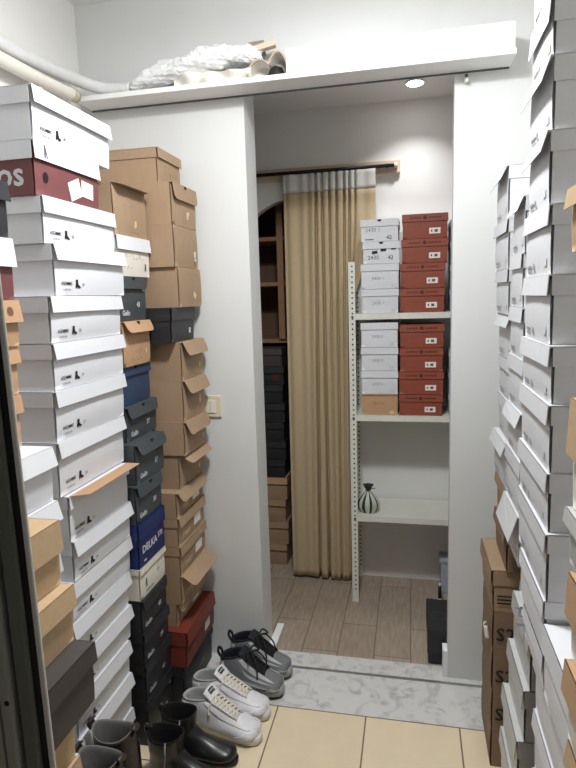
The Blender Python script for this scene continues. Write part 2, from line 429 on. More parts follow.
# ceiling lamp of the stock room (out of frame, above) and the spot beyond
t = thing('ceiling_lamp', 'round white ceiling lamp above the stock room floor', 'ceiling lamp', (-.24, -.97, CZ))
adopt(MB().cyl((-.24, -.97, CZ-.03), .17, .0295, 32).build('housing', M['steel'], None), t)
dm = MB(); dm.grid(lambda u, v: Vector((-.24+.15*math.cos(2*PI*u)*math.cos(PI/2*v), -.97+.15*math.sin(2*PI*u)*math.cos(PI/2*v), CZ-.03-.07*math.sin(PI/2*v))), 32, 10)
adopt(dm.build('diffuser', M['lampglow'], None), t)
sp = (.0136, .594)
t = thing('ceiling_spotlight', 'small lit spotlight in the ceiling beyond the doorway', 'spotlight', (sp[0], sp[1], IZ))
adopt(MB().cyl((sp[0], sp[1], IZ-.006), .042, .0055, 28).build('trim_ring', M['ledge'], None), t)
adopt(MB().cyl((sp[0], sp[1], IZ-.009), .034, .003, 28).build('diffuser', M['spotglow'], None), t)

def area(name, loc, size, power, col=(.96, .985, 1), rot=(0, 0, 0), spread=180):
    l = bpy.data.lights.new(name, 'AREA'); l.shape = 'DISK'; l.size = size; l.energy = power; l.color = col; l.spread = R(spread)
    o = bpy.data.objects.new(name, l); COL.objects.link(o); o.location = loc; o.rotation_euler = rot; return o
pl = bpy.data.lights.new('lamp_light', 'POINT'); pl.energy = 14.5; pl.shadow_soft_size = .1; pl.color = (.96, .985, 1)
po = bpy.data.objects.new('lamp_light', pl); COL.objects.link(po); po.location = (-.22, -.97, 2.53)
area('lamp_downlight', (-.22, -.97, 2.594), .2, 22.5)
area('spot_light', (sp[0], sp[1], IZ-.012), .07, 2.1, spread=110)
wd = bpy.data.worlds.new('world'); S.world = wd; wd.use_nodes = True
wd.node_tree.nodes['Background'].inputs['Color'].default_value = (.93, .96, 1, 1)
wd.node_tree.nodes['Background'].inputs['Strength'].default_value = .05

# ------------------------------------------------------------------ pipes and clutter on the ledge
def bez(pts, n=10):
    out = []; P_ = [Vector(p) for p in pts]
    for i in range(len(P_)-1):
        p0, p1, p2, p3 = P_[max(i-1, 0)], P_[i], P_[i+1], P_[min(i+2, len(P_)-1)]
        for k in range(n):
            u = k/n
            out.append(.5*((2*p1)+(p2-p0)*u+(2*p0-5*p1+4*p2-p3)*u*u+(3*p1-p0-3*p2+p3)*u**3))
    out.append(P_[-1]); return out
random.seed(3)
pp = bez([(-1.262, -1.5, 2.45), (-1.258, -.9, 2.39), (-1.25, -.54, 2.358), (-1.245, -.33, 2.368), (-1.228, -.15, 2.378), (-1.15, -.075, 2.36), (-1.04, -.07, 2.351)], 10)
o = MB().tube(pp, .022, 14, rf=lambda i: .0215+.0012*(i % 2)).build('flexible_pipe', M['duct'])
tag(o, 'white flexible pipe running along the left wall down to the ledge', 'pipe')
pw = bez([(-1.03, -.07, 2.352), (-.9, -.07, 2.372), (-.75, -.07, 2.39), (-.62, -.07, 2.405), (-.53, -.065, 2.412)], 14)
wr = MB(); nn = 22; V = []; 
for i, p in enumerate(pw):
    tt = i/(len(pw)-1); rad = (.022+.034*math.sin(PI*min(1, tt*1.02))**.8)
    for k in range(nn):
        a = 2*PI*k/nn
        q = rad*(1+.10*math.sin(2*a+i*.33)+.06*math.sin(5*a-i*.55)+.05*math.sin(9*a+i*1.1)) + .002*math.sin(i*2.1)*math.sin(4*a) + random.uniform(-.0012, .0012)
        low = .55 if math.sin(a) < 0 else 1
        z = p.z+q*math.sin(a)*1.0*low + .012*math.sin(PI*tt); V.append((p.x+.006*math.sin(3*a+i*.4), p.y+q*math.cos(a), max(2.3275, z - (.3*tt*.02))))
F_ = [(i*nn+k, i*nn+(k+1) % nn, (i+1)*nn+(k+1) % nn, (i+1)*nn+k) for i in range(len(pw)-1) for k in range(nn)]
F_ += [list(range(nn))[::-1], [(len(pw)-1)*nn+k for k in range(nn)]]
wr.add(V, F_, 0, False)
tag(wr.build('plastic_wrapping', M['wrap']), 'crumpled white plastic film bundle lying on the left half of the ledge', 'plastic film')
sh = MB()   # loose skirt of the film, hanging in folds over the ledge items
sh.grid(lambda u, v: Vector((-.86+.3*u, -.095+.008*math.sin(u*23)+.01*math.sin(u*9+v*4), 2.328+.050*v*(.85+.15*math.sin(u*6)))), 36, 8, 0, False)
tag(sh.build('foam_sheet', M['foam'], solid=.004), 'creamy loose foam sheet tucked under the plastic film on the ledge', 'foam sheet')
# cream tube below the pipe
t = thing('foam_tube', 'cream foam tube with beige end beneath the pipe on the left wall', 'tube', (-1.235, -.4, 2.31))
ft = bez([(-1.255, -1.4, 2.325), (-1.245, -.8, 2.305), (-1.238, -.4, 2.307), (-1.232, -.165, 2.318)], 8)
adopt(MB().tube(ft, .022, 16).build('tube', M['foam'], None), t)
adopt(MB().tube([(-1.232, -.166, 2.318), (-1.2305, -.14, 2.319)], .023, 16).build('core', M['foamend'], None), t)
for q in (-.35, -1.0): adopt(MB().box((-1.2915, q-.01, 2.275), (-1.235, q+.01, 2.285)).build('wall_clip', M['steel'], None), t)
# offcuts
o = MB().box((-.04, -.014, -.008), (.075, .014, .011)).build('wood_offcut', M['offcut'], bevel=.001); o.location = (-.55, -.07, 2.432); o.rotation_euler = (0, R(-11), R(4))
tag(o, 'pale beige wooden offcut lying on top of the plastic film', 'wood offcut')
o = MB().box((-.028, -.02, -.019), (.028, .02, .019)).build('wood_offcut', M['offcut2'], bevel=.001); o.location = (-.552, -.03, 2.452); o.rotation_euler = (0, R(-6), R(8))
tag(o, 'dark brownish wooden block behind the pale offcut above the ledge', 'wood offcut')
# curled two-lobed shell
def lobes(u):
    # outline of two joined arches
    x = -.0745+.148*u
    f = lambda c, r, h: h*max(0, 1-((x-c)/r)**2)**.5
    return x, max(f(-.030, .0449, .060), f(.037, .0371, .080))
t = thing('curled_card', 'cream curled two-lobed card standing on the ledge left of the boxed panel', 'curled card', (-.5, -.07, 2.3268))
mb = MB(); mb.grid(lambda u, v: Vector((lobes(u)[0], -.03+.07*v, lobes(u)[1]*(1-.06*v))), 40, 6)
mb.grid(lambda u, v: Vector((lobes(u)[0]*(1-.0*v), .04, lobes(u)[1]*.94*v)), 40, 4)
mb.build('card', M['shell'], t, solid=.004)
mb = MB(); mb.tube([Vector((lobes(k/40)[0], -.031, lobes(k/40)[1])) for k in range(41)], .0036, 8); mb.build('rim', M['shellrim'], t)
mb = MB(); mb.grid(lambda u, v: Vector((.012+.034*math.cos(2*PI*u)*(1-.5*v*v)*(1 if v < 1 else 0), .0+.024*math.sin(2*PI*u)*(1-.5*v*v)*(1 if v < 1 else 0), .042*v+.004*math.sin(6*PI*u)*v)), 20, 8)
o = mb.build('black_lump', M['blackobj']); o.location = (-.487, -.072, 2.3268)
tag(o, 'black crumpled lump lying inside the curled cream card', 'black lump')

# ------------------------------------------------------------------ LEFT: tall stack of white boot boxes
Bz = [2.016, 1.906, 1.789, 1.686, 1.570, 1.464, 1.355, 1.236, 1.104, .989, .884, .782, .679, .578, .476, .362, .246, .123, 0]
KB = 1.15
def back(x, y, z): return (x*KB, -2.229+(y+2.229)*KB, max(0, 1.55+(z-1.55)*KB))
Bx = [-.78, -.785, -.779, -.765, -.775, -.776, -.780, -.784, -.776, -.778, -.785, -.79, -.793, -.793, -.795, -.796, -.797, -.797]
By = [(-1.066,-.738),(-1.066,-.80),(-1.061,-.745),(-1.055,-.735),(-1.075,-.75),(-1.073,-.75),(-1.078,-.757),(-1.08,-.765),(-1.065,-.777),(-1.06,-.777),(-1.07,-.777)] + [(-1.08,-.79)]*2+[(-1.08,-.81)]*6
def boot_print(size, big=1.):
    return [P_lines([('ASDMMS', .0125, .15, .24, 0), ('CLASSIC BK', .0078, .15, .12, 0)], 'ink'),
            P_poly(BOOT, .022, .315, .22, nm='printed_boot_icon'), P_text(size, .0125, .43, .20)]
def half(p): # shift to the centre-based u used by print recipes
    return p
Bx = [x*KB-.016 for x in Bx]; By = [(back(0, a, 0)[1], back(0, b, 0)[1]) for a, b in By]; Bz = [1.55+(z-1.55)*KB for z in Bz[:16]]+[.052+.0]; Bz[-1] = 0
sizes = ['38', None, '38', '39', '38', '39', '37', '38', '37', '36', '37', '38', '37', '36', '38', '38', '38', '39']
# u is measured from the middle of the side: near (left) end = -.5
def boot_print(size):
    return [P_lines([('ASDMMS', .0128, -.365, .24, 0)], 'ink'), P_lines([('CLASSIC BK', .0068, -.365, .12, 0)], 'inkb', nm='small_print'),
            P_poly(BOOT, .0225, -.225, .24, nm='printed_boot_icon'), P_text(size, .012, -.15, .22)]
GB = 'white boot boxes of the tall left stack'
for i in range(16):
    y0, y1 = By[i]; wd_ = y1-y0-.006; d = .38
    if i == 1:
        shoe_box('wine-red shoe box with white lid and two white stickers, second in the tall white stack', (Bx[i], (y0+y1)/2), wd_, d, Bz[2], Bz[1], M['wine'], jit(.4), 'lift', M['white'], lh=.046, flare=.003, group=None,
            prints=[P_poly(FIGURE, .034, -.36, .5, 'inkb', 'lid', 'printed_figure'), P_scrib(9, -.16, .18, .07, .005, 1, 'inkb', 'lid'),
                    P_rect(.058, .05, .08, .30, 'stick', nm='sticker', rot=R(22)), P_rect(.062, .044, .29, .36, 'stick', nm='sticker', rot=R(-4)),
                    P_poly([(math.cos(a)*.5, math.sin(a)*.62) for a in [2*PI*k/14 for k in range(14)]], .022, -.36, .36, 'dark', 'label', 'thumb_hole'),
                    P_text('os', .085, .40, .38, 0, .0015, 'pale', 'side', 'printed_letters')])
        continue
    lab = {0: 'white boot box topmost on the tall stack, nearest the ledge',
           8: 'white boot box with its kraft-lined lid flap lifted open in the tall stack'}.get(i,
           f'white boot box, {ORD[i]} from the top of the tall white stack')
    fl = {0: .006, 3: .01, 4: .005, 5: .008, 6: .006, 7: .008, 9: .01}.get(i, random.uniform(.003, .009))
    if i == 8:
        tb = shoe_box(lab, (Bx[i], (y0+y1)/2), wd_, d, Bz[i+1], Bz[i]-.002, M['white'], jit(.3), 'lift', M['white'], lh=.036, flare=.002, bow=.005, prints=boot_print(sizes[i]), group=GB)
        mb = MB(); L = .052
        mb.add([Vector((d/2+.004, -wd_/2, Bz[8]-Bz[9]-.002)), Vector((d/2+.004, wd_/2, Bz[8]-Bz[9]-.002)), Vector((d/2+.004+L, wd_/2-.012, Bz[8]-Bz[9]+.001)), Vector((d/2+.004+L, -wd_/2+.02, Bz[8]-Bz[9]+.001))], [(0,1,2,3)])
        f = mb.build('lid_flap', M['kraft3'], tb, solid=.0016); f['label'] = 'lifted kraft lid flap'
        continue
    shoe_box(lab, (Bx[i], (y0+y1)/2), wd_, d, Bz[i+1], Bz[i], M['white'], jit(.5), 'lift', M['white'], lh=.042, flare=fl, bow=random.uniform(.004, .008), prints=boot_print(sizes[i]), group=GB)

# ------------------------------------------------------------------ LEFT: stack of box ends between the white stack and the wall stack
Cz = [1.866, 1.752, 1.625, 1.497, 1.366, 1.249, 1.136, 1.003, .885, .742, .638, .528, .42, .30, .15, 0]
Cx = [-.80, -.80, -.805, -.80, -.815, -.808, -.797, -.79, -.79, -.795, -.797, -.797, -.797, -.798, -.80]
Cx = [x*KB+.004 for x in Cx]; Cz = [1.55+(z-1.55)*KB for z in Cz[:14]]+[0]
Cz[6] = 1.086; Cz[7:] = [.948, .8185, .661, .547, .426, .307, .175, 0]; Cz[0] += .013; Cz[1] -= .016
Cx[6] = -.885; Cx[7:] = [x/KB*1.10-.021 for x in Cx[7:]]
def cyy(i): return (-.51, -.305 if i in (2, 3) else -.273) if i < 6 else ((-.538, -.318) if i == 6 else (-.556, -.352))
def C(i, label, m, lid, lm=None, prints=(), **k):
    ya, yb = cyy(i)
    return shoe_box(label, (Cx[i], (ya+yb)/2 + k.pop('dy', 0)), k.pop('w', yb-ya-.006), .33, Cz[i+1], Cz[i], m, jit(.8), lid, lm, prints=prints, **k)
C(0, 'kraft shoe box with a drooping flap lid atop the stack of box ends', M['kraft'], 'flap', M['kraft'], [
    P_scrib(1, -.08, .62, .09, .014), P_spots([(.014,.02,.12,.28,.2),(.01,.016,.1,.24,-.4)]), P_scrib(2, .1, .1, .05, .006)], lh=.02, flare=.03)
C(1, 'white shoe box with black handwriting and a high lid under the drooping kraft box', M['ivory'], 'lift', M['white'], [
    P_scrib(6, -.02, .5, .15, .02, 1, 'ink'), P_scrib(7, -.2, .24, .06, .016, 1, 'ink'), P_poly(FIGURE, .026, .36, .26, 'ink', nm='printed_figure')], lh=.045)
def gelin(sz, c):
    return [P_text('Gelin', .024, -.27, .18, 0, .0008, 'pale', nm='printed_name'), P_text(sz, .024, .18, .36, 0, .0006, 'pale', nm='printed_size'), P_text('8:', .03, .42, .74, 0, .0005, 'pale', nm='printed_mark')]
C(2, 'charcoal grey shoe box with white lettering between the white and the orange kraft box', M['charcoal'], 'flap', M['charcoal'], gelin('43', 0), lh=.035, flare=.004, hole=True)
C(3, 'orange-brown kraft shoe box with a notched flap lid and handwriting in the box-end stack', M['kraft3'], 'flap', M['kraft3'], [
    P_scrib(3, -.02, .5, .12, .016, 1, 'inkv'), P_scrib(4, .0, .32, .03, .016, 1, 'inkv'), P_scrib(5, -.1, .14, .08, .014, 1, 'inkv'), P_spots([(.012,.02,.32,.3,.2)])], lh=.036, flare=.018, hole=True)
C(4, 'slate blue shoe box with lift-off lid below the orange kraft box', M['blue'], 'lift', M['blue'], [], lh=.032, hole=True, flare=.002, dy=-.02)
C(5, 'charcoal grey shoe box printed with white name and 37, under the slate blue box', M['charcoal'], 'flap', M['charcoal'], gelin('37', 0), lh=.035, flare=.008, hole=True)
C(6, 'charcoal shoe box with jutting flap, middle of the three above the navy box', M['charcoal'], 'flap', M['charcoal'], gelin('37', 0), lh=.035, flare=.014, hole=True)
C(7, 'charcoal grey shoe box resting directly on the navy box', M['charcoal'], 'flap', M['charcoal'], gelin('38', 0), lh=.035, flare=.005, hole=True)
C(8, 'navy blue shoe box printed DELKA in silver in the box-end stack', M['navy'], 'lift', M['navy'], [
    P_text('DELKA', .036, -.12, .38, 0, .0012, 'pale', nm='printed_name'), P_text('370', .026, .3, .42, 0, .0006, 'pale', nm='printed_size'), P_rect(.02, .006, -.3, .12, 'pale', nm='small_print')], lh=.055, flare=.001, over=.0015)
C(9, 'ivory shoe box with a small figure printed on it under the navy box', M['ivory'], 'lift', M['ivory'], [
    P_poly(FIGURE, .03, -.28, .45, 'inkb', nm='printed_figure'), P_text('41', .018, .2, .5, 0, 0, 'inkb', nm='printed_size'), P_rect(.06, .004, -.15, .16, 'inkb', nm='small_print')], lh=.02, flare=.001)
for i in range(10, 14):
    C(i, f'black shoe box with silver printing, {ORD[i-10]} of the black boxes below the ivory box', M['black'], 'lift' if i > 10 else 'flap', M['black'],
      gelin(['40','39','41','40','40'][i-10], 0), lh=.035, flare=.003, group='black boxes at the foot of the box-end stack')

# ------------------------------------------------------------------ LEFT: wall stack of kraft cartons in the corner
def D(label, x, y0, y1, za, zb, m, lid, lm=None, prints=(), d=.34, a=.6, **k):
    return shoe_box(label, (x, (y0+y1)/2), y1-y0, d, za, zb, m, jit(a), lid, lm, prints=prints, **k)
hw = lambda s, u=-.1, v=.45, sz=.022, r=0: P_scrib(len(s)+int(v*10), u, v, .012*len(s), sz*.6)
D('kraft carton with a lift-off lid topmost in the corner stack by the wall', -.873, -.25, -.045, 1.966, 2.086, M['kraft'], 'lift', M['kraft'], [hw('2500 TBS', 0, .35), hw('40 41', .1, .7, .016)], d=.36, lh=.034, flare=.002)
D('large kraft carton with a notched front flap, second in the corner stack', -.822, -.262, -.035, 1.819, 1.966, M['kraft'], 'flap', M['kraft'], [P_spots([(.02,.026,.1,.3,.1),(.012,.012,.16,.36,.3)])], lh=.05, flare=.006, hole=True)
D('closed kraft carton with a printed mark at its right edge, third in the corner stack', -.82, -.265, -.035, 1.672, 1.819, M['kraft'], 'none', None, [hw('2c', -.05, .72), P_spots([(.014,.022,.34,.36,.1),(.016,.01,.36,.22,.1)], 'stick'), P_spots([(.012,.02,.34,.14,.1)], 'inkk')])
D('closed kraft carton with two handwritten lines, fourth in the corner stack above the black one', -.815, -.255, -.03, 1.5275, 1.672, M['kraft'], 'none', None, [hw('Mokasin 45', .05, .82, .02), hw('KT 43', .05, .68, .02), P_spots([(.03,.022,.15,.3,-.5)], 'kprint')])
D('black carton with lift-off lid between kraft cartons in the corner stack', -.835, -.30, -.08, 1.402, 1.5275, M['black'], 'lift', M['black'], [P_rect(.018, .02, .28, .3, 'pale', nm='sticker')], lh=.045, flare=.001)
D('kraft carton with a scalloped flap right under the black carton', -.82, -.258, -.035, 1.26, 1.402, M['kraft'], 'flap', M['kraft'], [hw('Loafer', -.1, .4), P_spots([(.012,.02,.3,.3,.1)])], lh=.048, flare=.022)
D('kraft carton with scalloped flap level with the top of the light switch', -.82, -.262, -.04, 1.106, 1.26, M['kraft'], 'flap', M['kraft'], [hw('Oxford', -.1, .55), P_spots([(.02,.03,.24,.4,.0)], 'kprint')], lh=.048, flare=.024)
D('kraft carton with scalloped flap just below the light switch', -.82, -.268, -.045, .978, 1.106, M['kraft'], 'flap', M['kraft'], [hw('2430 T', 0, .5, .02, .2), P_spots([(.012,.02,.34,.3,.1)])], lh=.046, flare=.02)
D('kraft carton with a widely lifted flap in the lower corner stack', -.85, -.262, -.03, .845, .978, M['kraft'], 'flap', M['kraft'], [hw('SANDAL', -.05, .45, .02, .1), P_spots([(.014,.018,.34,.3,.1)])], lh=.02, flare=.045, flen=.055)
ps = [P_rect(.075, .04, .2, .40, 'stick', nm='sticker'), P_text('STREET', .026, -.22, .26, 0, .0008, 'kprint', nm='printed_name')]
low = [('kraft shoe box with white sticker and a split flap under the widely lifted flap', .748, .845, 'flap', .02),
       ('kraft shoe box with white sticker, second of the stickered boxes in the corner stack', .636, .748, 'lift', .006),
       ('kraft shoe box with white sticker directly above the one with the long open flap', .517, .636, 'lift', .004),
       ('kraft shoe box with a long open flap pointing out near the wall', .404, .517, 'flap', .05),
       ('kraft shoe box lying on the rust-red box', .31, .404, 'flap', .012)]
for lab, za, zb, lid, fl in low:
    D(lab, -.85 if za > .35 else -.875, -.31, -.04, za, zb, M['kraft'], lid, M['kraft'], ps if fl < .03 else ps[1:], lh=.036 if fl < .04 else .02, flare=fl, flen=.062 if fl > .04 else None)
D('rust-red shoe box with a white sticker near the foot of the corner stack', -.832, -.342, -.03, .165, .31, M['red'], 'lift', M['red'], [P_rect(.06, .04, .22, .36, 'pinksheet', nm='sticker'), P_rect(.03, .045, -.3, .3, 'inkk', nm='printed_patch')], lh=.055, flare=.004)
D('black shoe box on the floor under the rust-red box', -.85, -.343, -.03, .0016, .165, M['black'], 'lift', M['black'], [P_rect(.05, .02, .1, .4, 'inkb', nm='printed_patch')], lh=.04, flare=.004)

# ------------------------------------------------------------------ LEFT: boxes behind and beside the metal door frame
def A(label, xf, yf, za, zb, m, lid, lm=None, prints=(), w=.2, d=.32, **k):
    xf -= .016 if yf > -1.2 else .004
    if yf < -1.2: za, zb = (za+.009 if za > .7 else za*1.0109), (zb+.009 if zb > .838 else zb*1.0107)
    return shoe_box(label, (xf, yf-w/2), w, d, za, zb, m, k.pop('rot', jit(.5)), lid, lm, prints=prints, **k)
A('black shoe box at the left edge beside the red box with letters', -.80, -1.145, 1.69, 1.803, M['black'], 'lift', M['black'], lh=.04)
A('wine-red shoe box with white lid at the left edge under a black box', -.80, -1.145, 1.563, 1.689, M['wine'], 'lift', M['white'], lh=.058)
A('kraft shoe box with a round printed emblem on its lid at the left edge', -.80, -1.145, 1.466, 1.563, M['kraft3'], 'lift', M['kraft3'], [
    P_poly([(math.cos(a)*.5*(1+.12*(k % 2)), math.sin(a)*.5*(1+.12*(k % 2))) for k, a in enumerate([2*PI*k/20 for k in range(20)])], .018, .34, .5, 'inkk', 'lid', 'printed_emblem')], lh=.046, flare=.006)
A('kraft shoe box under the one with the round emblem at the left edge', -.812, -1.145, 1.362, 1.466, M['kraft3'], 'lift', M['kraft3'], lh=.036)
A('kraft shoe box resting on the white boxes at the left edge', -.817, -1.145, 1.247, 1.362, M['kraft3'], 'lift', M['kraft3'], lh=.04)
A('white shoe box with lit lid top beside the door frame, upper of two', -.752, -1.145, 1.125, 1.2465, M['white'], 'lift', M['white'], lh=.042, flare=.01)
A('white shoe box beside the door frame, lower of two, above the light kraft boxes', -.752, -1.145, 1.0, 1.1245, M['white'], 'lift', M['white'], lh=.042, flare=.01)
for k in range(8):
    A('white shoe box low behind the light kraft boxes beside the door frame', -.757, -1.145, .125*k, .125*(k+1)-.0005, M['white2'], 'lift', M['white2'], lh=.04, group='white boxes behind the kraft boxes')
A('light kraft shoe box standing highest in the pile beside the metal door frame', -.594, -1.385, 1.058, 1.175, M['kraft2'], 'lift', M['kraft2'], lh=.055, flare=.003, over=.002)
A('light kraft shoe box just above the dark taupe box beside the metal door frame', -.578, -1.385, .952, 1.0575, M['kraft2'], 'lift', M['kraft2'], lh=.04, flare=.003)
A('dark taupe shoe box low beside the metal door frame', -.547, -1.385, .838, .9515, M['taupe'], 'lift', M['taupe'], lh=.036, flare=.002)
for k in range(7):
    A('light kraft shoe box below the dark taupe box beside the metal door frame' if k == 6 else 'kraft shoe box low in the pile beside the metal door frame', -.598, -1.385, .1197*k, .1197*(k+1)-.0005, M['kraft2'], 'lift', M['kraft2'], lh=.036, group=None if k == 6 else 'kraft boxes low beside the door frame')

# metal door frame at the left edge, near the camera
t = thing('aluminium_door', 'dark aluminium door frame with a pale edge strip at the left edge', 'door frame', (-.45, -1.75, 0))
def strip(nm, xa, xb, ya, yb, m, bev=.002, z1=2.3): adopt(MB().box((xa+.006, ya, .002), (xb+.006, yb, z1)).build(nm, m, None, bevel=bev), t)
strip('edge_strip', -.3745, -.3685, -1.758, -1.754, M['paleedge'], .0015)
strip('gasket', -.386, -.3745, -1.753, -1.75, M['gasket'], .001)
strip('stile', -.404, -.386, -1.757, -1.735, M['anod'], .003)
strip('channel', -.409, -.404, -1.749, -1.735, M['gasket'], .0005)
strip('rail', -.424, -.409, -1.76, -1.735, M['anod2'], .003)
strip('channel', -.428, -.424, -1.75, -1.735, M['anod'], .0005)
strip('stile', -.446, -.428, -1.757, -1.735, M['anod2'], .003)
strip('stile', -.5, -.446, -1.753, -1.735, M['anod'], .003)
strip('bounce_blocker', -1.28, -.5, -1.748, -1.738, M['anod'], .001)  # unseen sheet added beyond the frame to block bounce off the left wall
adopt(MB().cyl((-.4085, -1.7608, 1.142), .0028, .0012, 14, 0, 'y').build('screw_hole', M['dark'], None), t)

t.rotation_euler = (0, -.0145, 0); t.location.x += .0154
# ------------------------------------------------------------------ RIGHT side
def Rb(label, X, y0, y1, za, zb, m, lid='lift', lm=None, prints=(), d=.30, a=.8, **k):
    return shoe_box(label, (X, (y0+y1)/2), y1-y0, d, za, zb, m, PI+jit(a), lid, lm, prints=prints, **k)
tiny = [P_spots([(.045, .005, -.3, .16, 0), (.045, .003, -.3, .09, 0)], 'inkl', nm='small_print'), P_poly(BOOT, .016, -.1, .14, 'inkl', nm='printed_boot_icon'), P_rect(.022, .016, .34, .2, 'pale', nm='small_label')]
# nearest tall white stack (R1): label sides face the aisle
R1 = [2.19, 2.068, 1.962, 1.834, 1.703, 1.578, 1.452, 1.347, 1.222, 1.11, .979]
R1n = [-1.05, -1.055, -1.06, -1.066, -1.09, -1.112, -1.132, -1.142, -1.145, -1.155]
fl = [.006, .004, .016, .012, .0025, .003, .003, .003, .002, .001]
R1far = [-.875]*10
for i in range(10):
    lab = {0: 'white shoe box at the very top of the nearest right stack', 1: 'white shoe box with a widely bent out lid flap high in the nearest right stack',
           2: 'white shoe box with bent lid, third in the nearest right stack', 9: 'white shoe box lowest of the nearest tall right stack'}.get(i, f'white shoe box, {ORD[i]} from the top of the nearest tall right stack')
    bigl = {1: .05, 2: .045}.get(i, .037)
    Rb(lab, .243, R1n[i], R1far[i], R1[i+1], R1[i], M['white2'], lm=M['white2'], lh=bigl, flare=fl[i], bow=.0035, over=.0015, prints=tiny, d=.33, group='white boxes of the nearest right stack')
# white boxes beneath it, pulled out further (W)
Rb('white shoe box with lit lid rim under the nearest tall right stack', .243, -1.15, -.915, .866, .978, M['white'], lm=M['white'], lh=.036, flare=.001, d=.35, a=.1, bow=.002, over=.001)
Rb('white shoe box half hidden beneath the one with the lit lid rim', .247, -1.145, -.955, .79, .8655, M['white'], lm=M['white'], lh=.036, flare=.001, d=.34, a=.1, bow=.002, over=.001)
Rb('long white box with bright bare top jutting towards the camera at lower right', .246, -1.46, -1.158, .79, .936, M['white'], lm=M['white'], lh=.05, flare=.002, d=.34, a=.1, bow=.004, over=.001)
for k, (za, zb) in enumerate([(.645, .7895), (.50, .644), (.375, .499), (.25, .374), (.125, .249), (.0, .124)]):
    Rb(f'white shoe box, {ORD[k]} below the long white box at lower right', .266+.002*k, -1.36, -1.0, za, zb, M['white'], lm=M['white'], lh=.04, flare=.003, bow=.004, over=.0015, d=.33, a=.3, group='white boxes below the long white box')
# silver grey boxes (S)
Sx = [.263, .254, .243, .240, .240, .240]; Sz = [.78, .645, .515, .385, .255, .125, 0]
for k in range(6):
    pr = []
    if k == 0:
        pr = [P_text('7', .05, .45, -.1, PI/2, .001, 'ink', 'top', 'printed_numeral'),
              ('printed_icons', M['inkb'], lambda mb, fr, w, h: (put_poly(mb, BOOT, fr, .11, .03, .02), put_poly(mb, BOOT, fr, .115, -.01, .016), put_rect(mb, .02, .012, fr, .12, .06)), 'top')]
    Rb(['silver-grey shoe box with printed top, topmost of the low pile between the right stacks', 'silver-grey shoe box with bright lid edge, second in the low right pile',
        'silver-grey shoe box with broad shiny lid edge, third in the low right pile', 'silver-grey shoe box, fourth from the top of the low right pile',
        'silver-grey shoe box deep down in the low pile between the right stacks', 'silver-grey shoe box on the floor under the low pile between the right stacks'][k],
       Sx[k], -.945, -.735, Sz[k+1], Sz[k], M['silver'], lm=M['silver'], prints=pr, lh=.045, flare=.003, d=.22, a=.6, bow=.002, over=.0015)
# middle white stack (R2)
R2z = [1.783, 1.645, 1.508, 1.378, 1.241, 1.114, .968, .83, .692, .555, .415, .277, .14, 0]
R2n = [-.668, -.655, -.69, -.72, -.705, -.72, -.705] + [-.70]*6
f2 = [.016, .002, .003, .002, .013, .002, .022] + [.002]*6
for k in range(13):
    lab = {0: 'white shoe box with a sagging lid flap topmost in the middle right stack', 4: 'white shoe box with a bent out lid corner in the middle right stack', 6: 'white shoe box with a wide lid flap sticking out low in the middle right stack'}.get(k, f'white shoe box, {ORD[k]} from the top of the middle right stack')
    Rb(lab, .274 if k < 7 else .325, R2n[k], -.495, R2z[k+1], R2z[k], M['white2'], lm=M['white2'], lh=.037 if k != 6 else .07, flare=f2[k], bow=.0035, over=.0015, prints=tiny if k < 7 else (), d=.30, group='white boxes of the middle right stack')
# far stack (R3) standing on kraft cartons (K)
R3z = [1.90, 1.755, 1.615, 1.482, 1.347, 1.221, 1.096, .955]
for k in range(7):
    lab = {0: 'white shoe box with bright front lid, topmost in the far right stack', 6: 'white shoe box with a drooping lid lowest of the whites in the far right stack'}.get(k, f'white shoe box, {ORD[k]} from the top of the far right stack by the wall')
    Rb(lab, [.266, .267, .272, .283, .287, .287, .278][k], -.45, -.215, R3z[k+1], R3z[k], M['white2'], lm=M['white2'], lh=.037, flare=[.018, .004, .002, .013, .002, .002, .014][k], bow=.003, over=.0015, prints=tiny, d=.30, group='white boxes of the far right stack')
Rb('brown kraft shoe box with pale side under the white far right stack', .288, -.445, -.22, .82, .955, M['kraft'], lm=M['kraft'], lh=.04, flare=.004)
Rb('brown kraft shoe box standing on the wide kraft carton at lower right', .287, -.445, -.22, .69, .82, M['kraftdk'], lm=M['kraftdk'], lh=.04, flare=.004)
Kz = [.689, .551, .42, .275, .14, .0016]
for k in range(5):
    lab = ['wide kraft carton with lit top at the foot of the far right stack', 'kraft carton with a paper scrap on its side near the doorway wall', 'kraft carton printed S2, third in the low right column',
           'kraft carton printed S2 near the marble threshold, fourth in the low right column', 'kraft carton on the marble threshold, lowest in the low right column'][k]
    tb = Rb(lab, [.25, .253, .253, .255, .255][k], -.435, -.19, Kz[k+1], Kz[k], M['kraftdk'] if k else M['kraft'], 'lift' if k == 0 else 'none', lm=M['kraft'], lh=.05, flare=.003, d=.34, a=.4)
    # front print faces the camera: local +y side
    w_ = .25; mb = MB()
    # viewed from local +y, right runs towards local -x
    fr = lambda u, v: Vector((-u, w_/2+.0009, v))
    if k in (1, 2, 3): put_text(mb, 'S2', .062, fr, -.128, .05, 0, 0, .0006); mb.build('printed_letters', M['ink'], tb)
    if k == 0:
        for r_ in range(3): put_rect(mb, .05, .005, fr, -.13, .028+.012*r_, 0)
        mb.build('printed_lines', M['ink'], tb)
    if k == 1:
        q = MB(); q.grid(lambda u, v: Vector((.172+.012*math.sin(u*3)+.006*v, .06+.03*u, .012+.045*v+.004*math.sin(u*7))), 6, 6); q.build('paper_scrap', M['stick'], tb, solid=.001)
